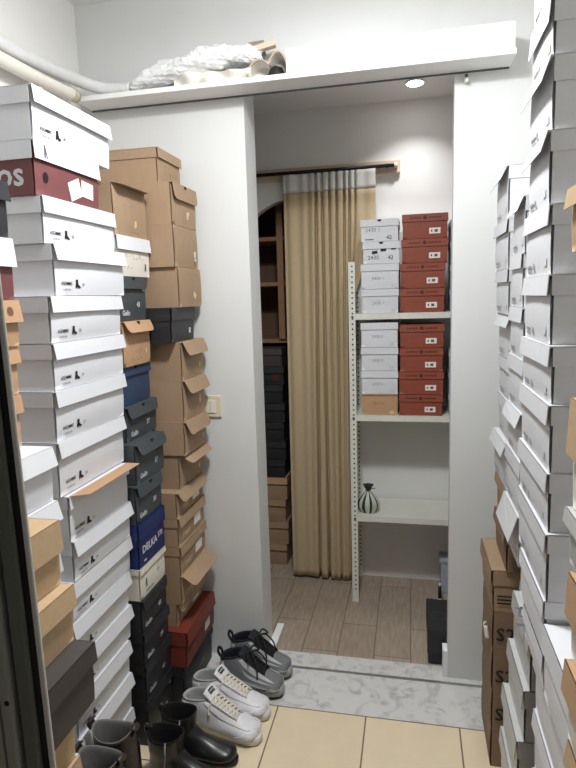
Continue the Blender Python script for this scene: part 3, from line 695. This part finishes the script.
# near column at the right picture edge (R0)
def R0(label, X, yf, za, zb, m, lid='lift', lm=None, prints=(), w=.2, **k):
    return shoe_box(label, (X, yf-w/2), w, k.pop('d', .30), za, zb, m, PI+jit(.3), lid, lm, prints=prints, **k)
R0('kraft shoe box at the right picture edge, upper one', .205, -1.39, 1.598, 1.68, M['kraft2'], lm=M['kraft2'], lh=.026)
R0('grey shoe box between the kraft boxes at the right edge', .232, -1.41, 1.506, 1.5975, M['white2'], lm=M['white2'])
R0('grey shoe box upon the white-labelled kraft box at the right edge', .232, -1.41, 1.412, 1.5055, M['white2'], lm=M['white2'])
R0('kraft-lidded pale shoe box at the right picture edge, middle one', .209, -1.43, 1.262, 1.4115, M['ivory'], lm=M['kraft2'], prints=[P_rect(.03, .03, .38, .3, 'inkb', nm='printed_patch')], lh=.075, flare=.003)
R0('grey shoe box with a lit lid edge at the right picture edge', .209, -1.425, 1.183, 1.2615, M['silver'], lm=M['silver'], prints=[P_rect(.02, .02, .36, .3, 'inkb', nm='printed_patch')], lh=.02, flare=.003)
R0('kraft-lidded shoe box with pale printed side at the right picture edge, lower one', .209, -1.455, 1.064, 1.1825, M['ivory'], lm=M['kraft3'], prints=[P_rect(.03, .03, .36, .3, 'inkb', nm='printed_patch')], lh=.06, flare=.002)
R0('kraft-lidded pale shoe box in the bottom right corner of the picture', .207, -1.465, .95, 1.0635, M['ivory'], lm=M['kraft3'], prints=[P_rect(.03, .03, .4, .3, 'inkb', nm='printed_patch')], lh=.045, flare=.003)
for k in range(8):
    R0('kraft shoe box low in the near right column', .213, -1.47, .1187*k, .1187*(k+1)-.0005, M['kraft2'], lm=M['kraft2'], group='kraft boxes low in the near right column')

# ------------------------------------------------------------------ beyond the doorway: rail and curtain
t = thing('curtain_rail', 'pale wooden curtain rail board with a dark rod on the far wall', 'curtain rail', (-.45, .815, 2.19))
adopt(MB().box((-1.05, .805, 2.148), (-.056, .8295, 2.208)).build('board', M['wood'], None, bevel=.002), t)
adopt(MB().tube([(-1.05, .79, 2.181), (-.085, .79, 2.181)], .009, 12).build('rod', M['rodm'], None), t)
adopt(MB().tube([(-.085, .79, 2.181), (-.068, .79, 2.181)], .012, 12).build('end_cap', M['plastic2'], None), t)
for xx in (-.9, -.12):
    adopt(MB().box((xx-.006, .785, 2.172), (xx+.006, .806, 2.19)).build('bracket', M['rodm'], None), t)

def cx_(u, z):
    # left edge hangs straight; the right quarter gathers in below the tape, behind the rack
    q = max(0, min(1, (z-1.45)/.5)); q = q*q*(3-2*q)
    xl = -.642; wtop = .467; wbot = .318 + .01*math.sin(2*z)
    xa = xl + .345*u/.72                                  # left three quarters
    if u < .72: return xa - .02*math.sin(PI*u/.72)*(1-z/2.2)*0
    e = (u-.72)/.28
    return xl + .345 + e*((wtop-.345)*q + .006*(1-q))
def fold(u, z):
    top = max(0, min(1, (z-.25)/1.8))
    f = .0
    # valleys between the folds: (u at tape, u at hem, width, depth at tape, depth at hem)
    for ct, cb_, w_, a, b in FOLDS:
        c = cb_ + (ct-cb_)*top
        f += (a*top + b*(1-top))*math.exp(-((u-c)/w_)**2)
    return f
FOLDS = [(.02, .02, .03, .012, .010), (.16, .15, .05, .012, .014), (.26, .235, .03, .014, .008), (.345, .318, .014, .028, .046), (.412, .425, .014, .026, .048), (.49, .50, .012, .026, .010),
         (.565, .565, .012, .026, .022), (.645, .62, .012, .024, .008), (.70, .665, .012, .022, .018), (.765, .72, .014, .016, .004), (.87, .86, .05, .006, .0)]
def curtain_pt(u, z):
    return Vector((cx_(u, z), .766 + fold(u, z) - .03*(1-z/2.2)*(1 if u < .7 else max(0, 1-(u-.7)/.1)), z))
t = thing('curtain', 'floor-length tan curtain with a white top band half covering the arched opening', 'curtain', (-.48, .77, .02))
zt, zh = 2.168, 2.083
def zb_(u): return .014 + .004*math.sin(9*u)
mb = MB(); mb.grid(lambda u, v: curtain_pt(u, zb_(u) + (zh-zb_(u))*v), 200, 60)
adopt(mb.build('cloth', M['curtain'], None, solid=.0016), t)
mb = MB(); mb.grid(lambda u, v: curtain_pt(u, zh-.004 + (zt-zh+.004)*v) + Vector((0, -.0016, 0)), 200, 6)
adopt(mb.build('top_band', M['heading'], None, solid=.0016), t)
mb = MB()
for k in range(17):
    u = .01+.98*k/16; p = curtain_pt(u, zt-.01); mb.tube([(p.x, p.y+.004, zt-.02), (p.x, p.y+.003, zt+.003), (p.x, .781, zt+.004)], .0018, 6)
adopt(mb.build('hooks', M['rodm'], None), t)

# ------------------------------------------------------------------ closet behind the arch
t = thing('wooden_closet', 'brown wooden closet shelving behind the arched opening', 'closet', (-.62, 1.1, 0))
adopt(MB().box((-1.2, 1.32, .01), (-.1, 1.34, 2.25)).build('back_panel', M['brownwood'], None), t)
adopt(MB().box((-1.22, .895, .01), (-1.2, 1.34, 2.25)).build('side_panel', M['brownwood'], None), t)
adopt(MB().box((-.12, .895, .01), (-.1, 1.32, 2.25)).build('side_panel', M['brownwood'], None), t)
adopt(MB().box((-1.2, .895, 2.23), (-.12, 1.32, 2.25)).build('top_panel', M['brownwood'], None), t)
for z in (1.89, 1.64, 1.318):
    adopt(MB().box((-1.2, 1.0, z-.022), (-.12, 1.32, z)).build('shelf', M['brownedge'], None, bevel=.001), t)
adopt(MB().box((-.735, .98, 1.32), (-.70, .9995, 2.2)).build('upright', M['brownedge'], None), t)
def cb(label, x, y, w, d, za, zb, m, lm, rot=0., **k):
    return shoe_box(label, (x, y-d/2), w, d, za, zb, m, -PI/2+rot, 'lift', lm, **k)
zz = [.53, .638, .745, .855, .962, 1.07, 1.172, 1.275]
for k in range(7):
    lab = {6: 'dark taupe shoe box topmost under the closet shelf behind the curtain edge', 5: 'black shoe box with a small orange label, second under the closet shelf'}.get(k, f'black shoe box, {ORD[6-k]} from the top of the dark column in the closet')
    cb(lab, -.812+.008*(k % 2), 1.02, .21, .27, zz[k]+.0005, zz[k+1], M['taupe'] if k == 6 else M['black'], M['taupe'] if k == 6 else M['black'], R(2*(k % 2)),
       prints=[P_rect(.04, .05, .3, .5, 'redsole', nm='sticker')] if k == 5 else (), flare=.004)
zz = [0, .13, .265, .40, .53]
for k in range(4):
    cb(['kraft shoe box on the floor of the closet', 'kraft shoe box second from the closet floor', 'kraft shoe box third from the closet floor', 'kraft shoe box with a jutting lid below the black boxes in the closet'][k],
       -.815+.012*(k % 2), 1.02, .21, .27, zz[k]+.0005, zz[k+1], M['kraft'], M['kraft3'] if k == 3 else M['kraft'], R(-2+3*(k % 2)), flare=.006)

# ------------------------------------------------------------------ slotted-angle rack
X0, X1, Y0, Y1 = -.2941, .66, .535, .818
t = thing('slotted_shelf_rack', 'white slotted-angle metal rack holding shoe boxes beyond the doorway', 'shelf rack', ((X0+X1)/2, (Y0+Y1)/2, 0))
def post(x, y, sx, sy, H, holes):
    mb = MB(); wd_ = .034; th = .002
    mb.box((min(x, x+sx*wd_), min(y, y+sy*th), 0), (max(x, x+sx*wd_), max(y, y+sy*th), H))
    mb.box((min(x, x+sx*th), min(y, y+sy*wd_), 0), (max(x, x+sx*th), max(y, y+sy*wd_), H))
    fy = y if sy > 0 else y+sy*th   # the face towards the doorway
    k = 0; z = .07
    while z < H-.02:
        c = Vector((x+sx*.020, fy-.0004, z))
        mb.add([c+Vector((.0042*math.cos(a), 0, .0042*math.sin(a))) for a in [2*PI*q/10 for q in range(10)]], [list(range(10))], 1)
        z += .0245
    return adopt(mb.build('post', [M['steel'], M['dark']], None), t)
post(X0, Y0, 1, 1, 1.708, True); post(X0, Y1, 1, -1, 1.70, True); post(X1, Y0, -1, 1, 1.708, True); post(X1, Y1, -1, -1, 1.70, True)
for z in (1.465, .974, .461):
    mb = MB(); mb.box((X0+.003, Y0+.0025, z-.002), (X1-.003, Y1-.003, z)); mb.box((X0+.003, Y0+.0025, z-.028), (X1-.003, Y0+.004, z-.002))
    mb.box((X0+.003, Y1-.005, z-.028), (X1-.003, Y1-.0035, z-.002))
    adopt(mb.build('shelf', M['steel'], None), t)
    adopt(MB().cyl((X0+.020, Y0-.004, z-.014), .006, .0035, 8, 0, 'y').build('bolt', M['inkb'], None), t)

def rk(label, xa, xb, za, zb, m, lm=None, rot=0., yf=.548, d=.20, **k):
    return shoe_box(label, ((xa+xb)/2, yf), xb-xa-.002, d, za, zb, m, -PI/2+rot, 'lift', lm or m, flare=.001, bow=.0012, over=.0025, **k)
zs = [1.4655, 1.579, 1.6955, 1.7965, 1.898]
num = [('2430 1', .02), ('2430 1', .02), ('2430 1', .02), ('2430 1', .022)]
wl = ['white shoe box with faint pen marks directly on the upper rack shelf', 'white shoe box second from the upper rack shelf, level with the post top', 'white shoe box with three black smudges and 42 on it, second from the top', 'white shoe box with a notched lid topmost in the white rack pile']
xs = [(-.228, -.06), (-.232, -.058), (-.222, -.054), (-.231, -.06)]
for k in range(4):
    pr = [P_text('2430 1', .021 if k < 2 else .025, -.05 if k < 2 else -.18, .42 if k < 2 else .52, 0, -.0004, 'inkb' if k < 2 else 'ink', nm='handwriting')]
    if k < 2: pr.append(P_rect(.02, .016, .36, .12, 'pale', nm='small_print'))
    if k >= 2: pr += [P_text('42', .026, .26, .16, 0, 0, 'ink', nm='handwriting'), P_rect(.04, .004, -.28, .1, 'inkb', nm='small_print')]
    if k == 2: pr = [P_spots([(.026,.013,-.18,.52,.1),(.026,.013,.06,.62,.1),(.022,.012,.34,.68,.1)], 'ink', nm='ink_smudge'), P_text('2430', .026, -.22, .28, 0, 0, 'inkb', nm='handwriting'), P_text('42', .026, .26, .26, 0, 0, 'ink', nm='handwriting')]
    rk(wl[k], *xs[k], zs[k], zs[k+1]-.0005, M['white'], None, jit(1.0), prints=pr, lh=.032, hole=(k >= 2))
zs = [.9745, 1.078, 1.191, 1.304, 1.422]
for k in range(4):
    m = M['white'] if k else M['kraft3']
    rk(['plain kraft shoe box on the middle rack shelf', 'white shoe box on the plain kraft box on the rack', 'white shoe box second from the top under the upper rack shelf', 'white shoe box topmost under the upper rack shelf'][k],
       -.235, -.063, zs[k], zs[k+1]-.0005, m, None, jit(.8), prints=[P_text('2430 2', .019, -.05, .56 if k == 0 else .44, 0, -.0004, 'inkk' if k == 0 else 'inkb', nm='handwriting'), P_rect(.022, .016, .34, .14, 'kprint' if k == 0 else 'pale', nm='small_print')], lh=.032 if k else .004)
def redbox(label, xa, xb, za, zb, top):
    rk(label, xa, xb, za, zb-.0005, M['rust'], None, jit(.7), lh=.034, group=None, prints=[
        P_poly([(math.cos(a)*.5*(1+.15*(k % 2)), math.sin(a)*.5*(1+.15*(k % 2))) for k, a in enumerate([2*PI*k/16 for k in range(16)])], .016, 0, .5, 'inkd', 'lid', 'printed_emblem'),
        P_spots([(.007,.007,-.33+.055*q,.5,0) for q in range(5)]+[(.007,.007,.11+.055*q,.5,0) for q in range(5)], 'inkd', 'lid', 'printed_name'),
        P_rect(.05, .026, .22, .30, 'stick', nm='sticker'), P_spots([(.006,.010,.15,.30,0),(.014,.012,.25,.30,0)], 'inkv', nm='printed_size')])
zs = [1.4655, 1.5765, 1.691, 1.8, 1.911]
rx = [(-.052, .147), (-.05, .150), (-.044, .161), (-.041, .160)]
rl = ['brick-red shoe box on the upper rack shelf beside the white boxes', 'brick-red shoe box second above the upper rack shelf', 'brick-red shoe box second from the top of the red rack pile', 'brick-red shoe box topmost of the red rack pile']
for k in range(4): redbox(rl[k], *rx[k], zs[k], zs[k+1], k == 3)
zs = [.9745, 1.077, 1.186, 1.299, 1.410]
rl = ['brick-red shoe box on the middle rack shelf beside the kraft box', 'brick-red shoe box second above the middle rack shelf', 'brick-red shoe box second below the upper rack shelf', 'brick-red shoe box directly below the upper rack shelf']
for k in range(4): redbox(rl[k], -.056+.004*(k > 1), .144+.003*(k % 2), zs[k], zs[k+1], False)
for base, zs, nm in ((1.4655, [1.4655, 1.572, 1.68, 1.785, 1.88], 'upper'), (.9745, [.9745, 1.08, 1.185, 1.285], 'middle')):
    for k in range(len(zs)-1):
        rk(f'blue-grey shoe box, {ORD[k]} above the {nm} rack shelf behind the wall edge', .175, .375, zs[k], zs[k+1]-.0005, M['grey'], None, jit(.5), yf=.57, lh=.03)

# striped pouch on the lowest visible shelf
t = thing('striped_pouch', 'small onion-shaped pouch with dark and silvery stripes tied on the bare rack shelf', 'pouch', (-.212, .60, .4615))
def prof(v):
    r = .056*(math.sin(PI*min(1, .16+.84*v)))**.62*(1-.55*v**3) if v < 1 else .008
    return max(.009, r), .118*v
mb = MB(); n1, n2 = 72, 20; V = []
for j in range(n2+1):
    r_, z = prof(j/n2)
    for i in range(n1):
        a = 2*PI*i/n1; rr = r_*(1+.06*math.cos(18*a)); V.append((rr*math.cos(a), rr*math.sin(a)*.75, z))
mb.add(V, [], 0)
for j in range(n2):
    for i in range(n1):
        mb.f.append([j*n1+i, j*n1+(i+1) % n1, (j+1)*n1+(i+1) % n1, (j+1)*n1+i]); mb.mi.append(1 if (i % 8) < 3 else 0); mb.sm.append(True)
mb.f.append(list(range(n1))); mb.mi.append(0); mb.sm.append(False)
mb.build('body', [M['bagl'], M['bagd']], t)
mb = MB(); mb.grid(lambda u, v: Vector(((.009+.016*v)*math.cos(2*PI*u)*(1+.2*math.sin(10*PI*u)*v), (.009+.012*v)*math.sin(2*PI*u), .114+.03*v)), 30, 5); mb.build('ruffle', M['bagd'], t, solid=.001)
mb = MB(); mb.tube([(.011*math.cos(2*PI*k/16), .011*math.sin(2*PI*k/16), .117) for k in range(17)], .0032, 8)
mb.tube(bez([(0, -.012, .117), (.018, -.016, .128), (.032, -.014, .130), (.034, -.012, .126)], 5), .002, 6); mb.tube(bez([(0, -.012, .117), (-.014, -.016, .132), (-.02, -.016, .14)], 5), .002, 6)
mb.build('tie', M['bagd'], t)

# black boxes and bits beside the right jamb, beyond the doorway
shoe_box('black shoe box with a faint ring on its lid beside the right jamb', (.175, .078), .205, .255, .0016, .157, M['black'], -PI/2, 'lift', M['black'], lh=.1, flare=.001,
         prints=[('printed_ring', M['charcoal'], lambda mb, fr, w, h: mb.add([fr(.012+.036*q*math.cos(2*PI*k/28), -.055+.036*q*math.sin(2*PI*k/28)) for k in range(28) for q in (1, .9)],
                      [(2*k, 2*k+1, (2*k+3) % 56, (2*k+2) % 56) for k in range(28)]), 'top')])
t = thing('black_bottle', 'slim black bottle with white ends standing behind the black box', 'bottle', (.1436, .60, 0))
MB().cyl((0, 0, 0), .0095, .02, 14).build('base', M['plastic2'], t); MB().cyl((0, 0, .02), .0085, .065, 14).build('bottle_body', M['blackobj'], t); MB().cyl((0, 0, .085), .0065, .014, 14).build('cap', M['plastic2'], t)
t = thing('storage_bin', 'grey plastic bin on the floor under the rack behind the black boxes', 'bin', (.27, .735, 0))
mb = MB(); mb.box((-.118, -.05, .0005), (.13, .05, .168)); mb.build('bin_body', M['grey'], t, bevel=.008)
mb = MB(); mb.box((-.124, -.055, .1685), (.136, .055, .188)); mb.build('lid', M['grey'], t, bevel=.003)

# ------------------------------------------------------------------ shoes
def rings_mesh(rings, n=28, flat=0., inner=None, p=2.3, sad=0., nsad=1):
    """rings: (bx, bz, fx, fz, halfwidth[, y shift]); back/bottom and front/top point of every ring."""
    mb = MB(); V = []
    for ri, rg in enumerate(rings):
        bx, bz, fx, fz, hw_ = rg[:5]; ys = rg[5] if len(rg) > 5 else 0
        c = Vector(((bx+fx)/2, ys, (bz+fz)/2)); a = Vector(((fx-bx)/2, 0, (fz-bz)/2))
        for k in range(n):
            th = 2*PI*k/n; cs, sn = math.cos(th), math.sin(th)
            cc = math.copysign(abs(cs)**(2/p), cs); ss = math.copysign(abs(sn)**(2/p), sn)
            q = c + a*cc + Vector((0, hw_*ss, 0)); q.z = max(q.z, flat) + (sad*(1-ri/nsad)*(2*abs(cs)**2.5-1) if ri < nsad else 0); V.append(q)
    m = len(rings)
    mb.add(V, [(i*n+k, i*n+(k+1) % n, (i+1)*n+(k+1) % n, (i+1)*n+k) for i in range(m-1) for k in range(n)], 0, True)
    mb.add([V[(m-1)*n+k] for k in range(n)], [list(range(n))], 0, True)
    return mb
def smooth_rings(rings, n=3):
    L_ = len(rings[0]); out = []
    P_ = [Vector(r[:3]).to_3d() for r in rings]
    for i in range(len(rings)-1):
        r0, r1, r2, r3 = rings[max(i-1, 0)], rings[i], rings[i+1], rings[min(i+2, len(rings)-1)]
        for k in range(n):
            u = k/n
            out.append(tuple(.5*((2*b)+(c-a)*u+(2*a-5*b+4*c-d)*u*u+(3*b-a-3*c+d)*u**3) for a, b, c, d in zip(r0, r1, r2, r3)))
    out.append(rings[-1]); return out
def sole_mesh(outl, z0, z1, toe=0., flare=0., heel=None):
    n = len(outl); mb = MB()
    up = lambda x: toe*max(0, (x-.07)/.12)**2
    a = [Vector((x*(1+flare), y*(1+flare), z0+up(x))) for x, y in outl]; m_ = [Vector((x*(1+flare*1.2), y*(1+flare*1.2), (z0+(z1(x)))/2+up(x))) for x, y in outl]; b = [Vector((x, y, z1(x)+up(x))) for x, y in outl]
    mb.add(a+m_+b, [list(range(n))[::-1], [2*n+k for k in range(n)]] , 0)
    mb.add(a+m_+b, [(i, (i+1) % n, n+(i+1) % n, n+i) for i in range(n)]+[(n+i, n+(i+1) % n, 2*n+(i+1) % n, 2*n+i) for i in range(n)], 0, True)
    return mb
def outline(wh, wm, wt, xh, xt, n=40, sway=.006):
    pts = []
    for k in range(n):
        a = 2*PI*k/n; x = (xh+xt)/2 + (xt-xh)/2*math.cos(a); u = (x-xh)/(xt-xh)
        hw_ = wh*(1-u)**1 + wt*u - (wh+wt-2*wm)*2*u*(1-u)
        s = math.sin(a); pts.append((x, math.copysign(abs(s)**.72, s)*hw_ + sway*math.sin(PI*u)))
    return pts

def lace_pts(xs, top, hwf):
    pass
def sneaker(label, loc, rz, kind, group, sc=1.):
    white = kind == 'white'
    t = thing('sneaker', label, 'sneaker', loc, rz, group); t.scale = (1.1, 1.1, 1.12) if kind == 'white' else (.93, 1.1, 1.26)
    up_m = M['whiteleather'] if white else M['greymesh']
    zs = .028 if white else .034
    col = .092 if white else .098
    rings = [(-.128, col, -.012, col+.022, .036), (-.134, .070, .012, .104, .0385), (-.134, .048, .036, .094, .040), (-.132, zs-.008, .062, .082, .041),
             (-.085, zs-.01, .090, .072, .043), (-.02, zs-.01, .112, .064, .046), (.05, zs-.01, .130, .057, .047), (.095, zs-.01, .140, .052, .0455), (.122, zs-.008, .146, .045, .040), (.141, zs-.004, .149, .036, .026), (.149, zs+.001, .151, .031, .01)]
    rings = smooth_rings(rings, 3)
    mb = rings_mesh(rings, 36, zs-.01, p=2.35); mb.build('upper', up_m, t)
    # collar lip and dark inside
    inn = [(-.128, col, -.012, col+.022, .036), (-.131, col+.004, -.010, col+.026, .0375), (-.126, col+.007, -.014, col+.028, .034), (-.120, col+.003, -.018, col+.022, .030), (-.119, .07, -.014, .085, .029), (-.115, .045, .0, .06, .027)]
    mb = rings_mesh(smooth_rings(inn, 2), 36, 0, p=2.3); mb.build('collar', M['shoelin'] if white else M['darkblue'], t)
    # sole
    ol = outline(.041, .040, .050, -.142, .156)
    z1 = (lambda x: zs+.002-.004*max(0, x/.15)) if white else (lambda x: zs+.008-.012*max(0, (x+.1)/.25) + .004*math.sin(x*40))
    sole_mesh(ol, .008 if not white else .004, z1, .012 if not white else .006, .02).build('midsole', M['whitesole'] if white else M['greysole'], t)
    sole_mesh([(x*.985, y*.97) for x, y in ol], .0, (lambda x: .009), .013 if not white else .006).build('outsole', M['rub'] if not white else M['plastic'], t)
    # ridge line of the upper, and a tongue lying on it and rising above the collar
    def top(x):
        pr = sorted([(r_[2], r_[3]) for r_ in rings])
        for (xa, za), (xb, zb) in zip(pr, pr[1:]):
            if xa <= x <= xb: return za + (zb-za)*(x-xa)/max(1e-6, xb-xa)
        return pr[0][1] if x < pr[0][0] else pr[-1][1]
    def tong(u, v, off=0.):
        y = (u-.5)*(.062-.016*v)
        if v < .35: k = v/.35; x = -.034+.030*k; z = col+(.050 if white else .034) - (.026 if white else .010)*k
        else: k = (v-.35)/.65; x = -.004+.086*k; z = top(x)+.0035
        return Vector((x+off*.5, y, z - 5.5*y*y + off))
    mb = MB(); mb.grid(lambda u, v: tong(u, v), 8, 14)
    mb.build('tongue', M['whiteleather'] if white else M['darkblue'], t, solid=.005)
    if white:
        mb = MB(); mb.grid(lambda u, v: tong(.27+.46*u, .06+.15*v, .0036), 6, 3, 0, False); mb.build('tongue_patch', M['ink'], t)
        mb = MB(); put_text(mb, 'NIKE', .011, lambda u, v: tong(.5+u/.058, .135-v*7.6, .0044), 0, 0, 0, 0, .0002); mb.build('printed_letters', M['pale'], t)
    # side panels / overlays following the upper
    def surf(x, k, off):
        # point on the upper near length x, angle k (0 top .. 1 side bottom)
        best = min(rings, key=lambda r_: abs((r_[0]*.35+r_[2]*.65)-x))
        bx, bz, fx, fz, hw_ = best[:5]; c = Vector(((bx+fx)/2, 0, (bz+fz)/2)); a = Vector(((fx-bx)/2, 0, (fz-bz)/2))
        cs, sn = math.cos(k), math.sin(k); cc = math.copysign(abs(cs)**(2/2.35), cs); ss = math.copysign(abs(sn)**(2/2.35), sn)
        n_ = (a.normalized()*cc + Vector((0, ss, 0))).normalized()
        return c + a*cc + Vector((0, hw_*ss, 0)) + n_*off
    def strap(name, ring_i, k0, k1, m, off=.0022, nu=10, sides=(1, -1), cut=None):
        i0, i1 = ring_i
        for s in sides:
            mb = MB()
            def fn(u, v):
                fi = i0 + (i1-i0)*u; i = int(min(len(rings)-2, math.floor(fi))); w_ = fi-i
                r_ = [rings[i][q]*(1-w_)+rings[i+1][q]*w_ for q in range(5)]
                ka = k0(u) + (k1(u)-k0(u))*v
                bx, bz, fx, fz, hw_ = r_; c = Vector(((bx+fx)/2, 0, (bz+fz)/2)); a = Vector(((fx-bx)/2, 0, (fz-bz)/2))
                cs, sn = math.cos(ka), math.sin(ka); cc = math.copysign(abs(cs)**(2/2.35), cs); ss = math.copysign(abs(sn)**(2/2.35), sn)
                n_ = (a.normalized()*cc + Vector((0, ss, 0))).normalized()
                q = c + a*cc + Vector((0, hw_*ss, 0)) + n_*off*.6
                return Vector((q.x, q.y*s, max(q.z, zs-.004)))
            mb.grid(fn, nu, 8); mb.build(name, m, t, solid=.0018)
    nr = len(rings)-1
    if white:
        strap('toe_cap', (nr*.62, nr*.985), lambda u: 1.0-.95*min(1, u*2.4), lambda u: 2.0+.3*u, M['whiteleather'], .0016, 16)
        strap('eyestay', (1, nr*.64), lambda u: .44, lambda u: 1.05-.5*u**2, M['whiteleather'], .002, 18)
        strap('heel_counter', (1, nr*.36), lambda u: 1.9, lambda u: 3.0, M['whiteleather'], .002, 8)
        lm = M['lace']
    else:
        strap('toe_overlay', (nr*.66, nr*.985), lambda u: 1.25-.7*u*u, lambda u: 2.1, M['greyover'], .0022, 16)
        strap('eyestay', (1, nr*.62), lambda u: .5, lambda u: 1.0-.42*u**2, M['greyover'], .0026, 18)
        strap('side_overlay', (nr*.2, nr*.62), lambda u: 1.15-.3*u, lambda u: 1.17-.3*u+.2*math.sin(PI*u), M['greyover'], .003, 14)
        strap('side_overlay', (nr*.22, nr*.7), lambda u: 1.62-.25*u, lambda u: 1.64-.25*u+.22*math.sin(PI*u), M['greyover'], .003, 14)
        strap('heel_counter', (1, nr*.33), lambda u: 2.0, lambda u: 3.05, M['greyover'], .0024, 8)
        mb = MB(); mb.tube(bez([(-.128, 0, col-.012), (-.146, 0, col+.006), (-.142, 0, col+.024), (-.128, 0, col+.018), (-.126, 0, col+.004)], 5), .005, 8); mb.build('heel_loop', M['darkblue'], t)
        lm = M['rub']
    # laces
    mb = MB(); nl = 7
    for k in range(nl):
        x = -.006 + .078*k/(nl-1); x2 = x+.010
        hw2 = .027 - .005*k/(nl-1); lz = .0115
        for q in (1, -1):
            mb.tube(bez([(x, -q*hw2, top(x)-.003), (x+.001, -q*hw2*.6, top(x)+lz-.003), (x+.004, 0, top(x+.004)+lz+(.003 if q > 0 else 0)), (x2-.001, q*hw2*.6, top(x2)+lz-.003), (x2, q*hw2, top(x2)-.003)], 4), .0034 if white else .003, 6)
    if not white:
        for q in (1, -1):
            mb.tube(bez([(.004, 0, .126), (.010, q*.026, .136), (.026, q*.046, .116), (.016, q*.032, .118), (.004, 0, .128)], 6), .003, 6)
            mb.tube(bez([(.004, 0, .126), (.03, q*.016, .126), (.055, q*.034, .096), (.062, q*.044, .066)], 6), .003, 6)
    else:
        for s in (1, -1): mb.tube(bez([(-.002, s*.024, .112), (-.012, s*.036, .098), (-.008, s*.043, .076)], 5), .003, 6)
    mb.build('laces', lm, t)
    return t
def boot(label, loc, rz, kind, group, H=.185, lean=0., sc=1.):
    blk = kind == 'black'; m = M['leather'] if blk else M['brownleather']
    t = thing('ankle_boot', label, 'boot', loc, rz, group); t.scale = (sc,)*3
    if blk: t.rotation_euler = (0, R(lean), rz)
    zs = .016
    dip = .014
    top = [(-.074, H-.004, .052, H+.004, .046)] if blk else [(-.078, H, .048, H, .048)]
    if not blk: top = [(-.094, H, .034, H+.002, .040), (-.088, H*.72, .036, H*.72, .045), (-.076, H*.45, .043, H*.45, .044)]
    rings = top + [(-.072, min(H-.05, .135),   .046, min(H-.045, .14), .044), (-.070, .09, .050, .105, .041), (-.076, .055, .068, .090, .040), (-.080, zs, .092, .078, .040), (-.03, zs-.004, .125, .066, .041), (.05, zs-.004, .158, .058, .044),
             (.11, zs-.004, .176, .052, .0435), (.148, zs-.003, .186, .044, .036), (.174, zs, .190, .034, .022), (.187, zs+.004, .191, .029, .007)]
    rings = smooth_rings(rings, 3)
    mb = rings_mesh(rings, 36, zs-.004, p=2.2, sad=.008 if blk else .016, nsad=4)
    mb.build('upper', m, t)
    inn = [top[0], (top[0][0]+.001, H+.003, top[0][2]-.001, H+.008, .045), (top[0][0]+.005, H+.001, top[0][2]-.005, H+.004, .0415), ((-.064, H-.05, .038, H-.045, .038) if blk else (-.085, H-.05, .028, H-.05, .036)), (-.06, .07, .04, .08, .034), (-.055, .03, .05, .035, .03)]
    mb = rings_mesh(smooth_rings(inn, 2), 36, 0, p=2.2, sad=.008 if blk else .016, nsad=7); mb.build('lining', M['leathin'] if blk else M['greylin'], t)
    ol = outline(.038, .037, .0455, -.082, .194, sway=.004)
    sole_mesh(ol, .004, lambda x: .017, .006, .012).build('sole', M['rub'], t)
    heel = [(x, y) for x, y in outline(.038, .038, .038, -.084, -.012, 24, 0)]
    sole_mesh(heel, 0, lambda x: .012, 0, .0).build('heel', M['rub'], t)
    if blk:
        mb = MB(); mb.tube([(.012, -.0455, H+.004), (.008, -.0445, H-.05), (.004, -.0435, .09), (.0, -.0425, .05)], .0022, 8); mb.build('zip', M['inkl'], t)
        mb = MB(); mb.tube([(.012, -.048, H-.004), (.012, -.052, H-.014), (.011, -.051, H-.03)], .002, 6); mb.build('zip_pull', M['alu'], t)
        mb = MB(); mb.tube(bez([(-.074, 0, H-.016), (-.086, 0, H+.004), (-.080, 0, H+.018), (-.068, 0, H+.008)], 5), .006, 8); mb.build('pull_tab', m, t)
    else:
        for s, nm in ((1, 'pull_tab'), (-1, 'pull_tab')):
            x = .030 if s > 0 else -.092
            mb = MB(); mb.grid(lambda u, v: Vector((x+s*(.004+.010*math.sin(PI*v)), (u-.5)*.03, H+.002+.022*math.sin(PI*v*.5)+.004*math.cos(PI*(u-.5)))), 6, 8); mb.build(nm, m, t, solid=.004)
        mb = MB(); mb.grid(lambda u, v: Vector((-.02+.045*u-.0, (.0445-.002*math.cos(PI*v))-.003*(2*u-1)**2, H-.05-(H-.135)*v)), 6, 8); mb.build('elastic_panel', M['rub'], t, solid=.003)
    return t
GS, GW, GBk, GBr = 'grey sneaker pair', 'white sneaker pair', 'black boot pair', 'brown boot pair'
sneaker('grey running sneaker with black laces, nearer the camera of the grey pair', (-.632, -.200, 0.0016), R(-9), 'grey', GS)
sneaker('grey running sneaker with black laces, nearer the doorway of the grey pair', (-.625, -.082, 0.0016), R(-9), 'grey', GS)
sneaker('white high-tongued sneaker with cream laces, nearer the black boots of the white pair', (-.685, -.432, 0), R(-13), 'white', GW)
sneaker('white high-tongued sneaker with cream laces, nearer the grey pair', (-.685, -.318, 0), R(-10), 'white', GW)
boot('black leather ankle boot beside the white sneakers', (-.765, -.562, 0), R(-3), 'black', GBk, H=.158)
boot('black leather ankle boot with open shaft and zip, nearer the camera', (-.765, -.672, 0), R(-6), 'black', GBk, H=.165)
boot('tall dark brown boot with grey lining, nearer the black boots', (-.800, -.885, 0), R(-2), 'brown', GBr, H=.34)
boot('tall dark brown boot with grey lining cut by the bottom edge of the picture', (-.785, -.99, 0), R(-8), 'brown', GBr, H=.34)

S.view_settings.view_transform = 'Standard'; S.view_settings.look = 'None'
S.view_settings.exposure = 0.05; S.view_settings.gamma = 1; S.view_settings.use_curve_mapping = False
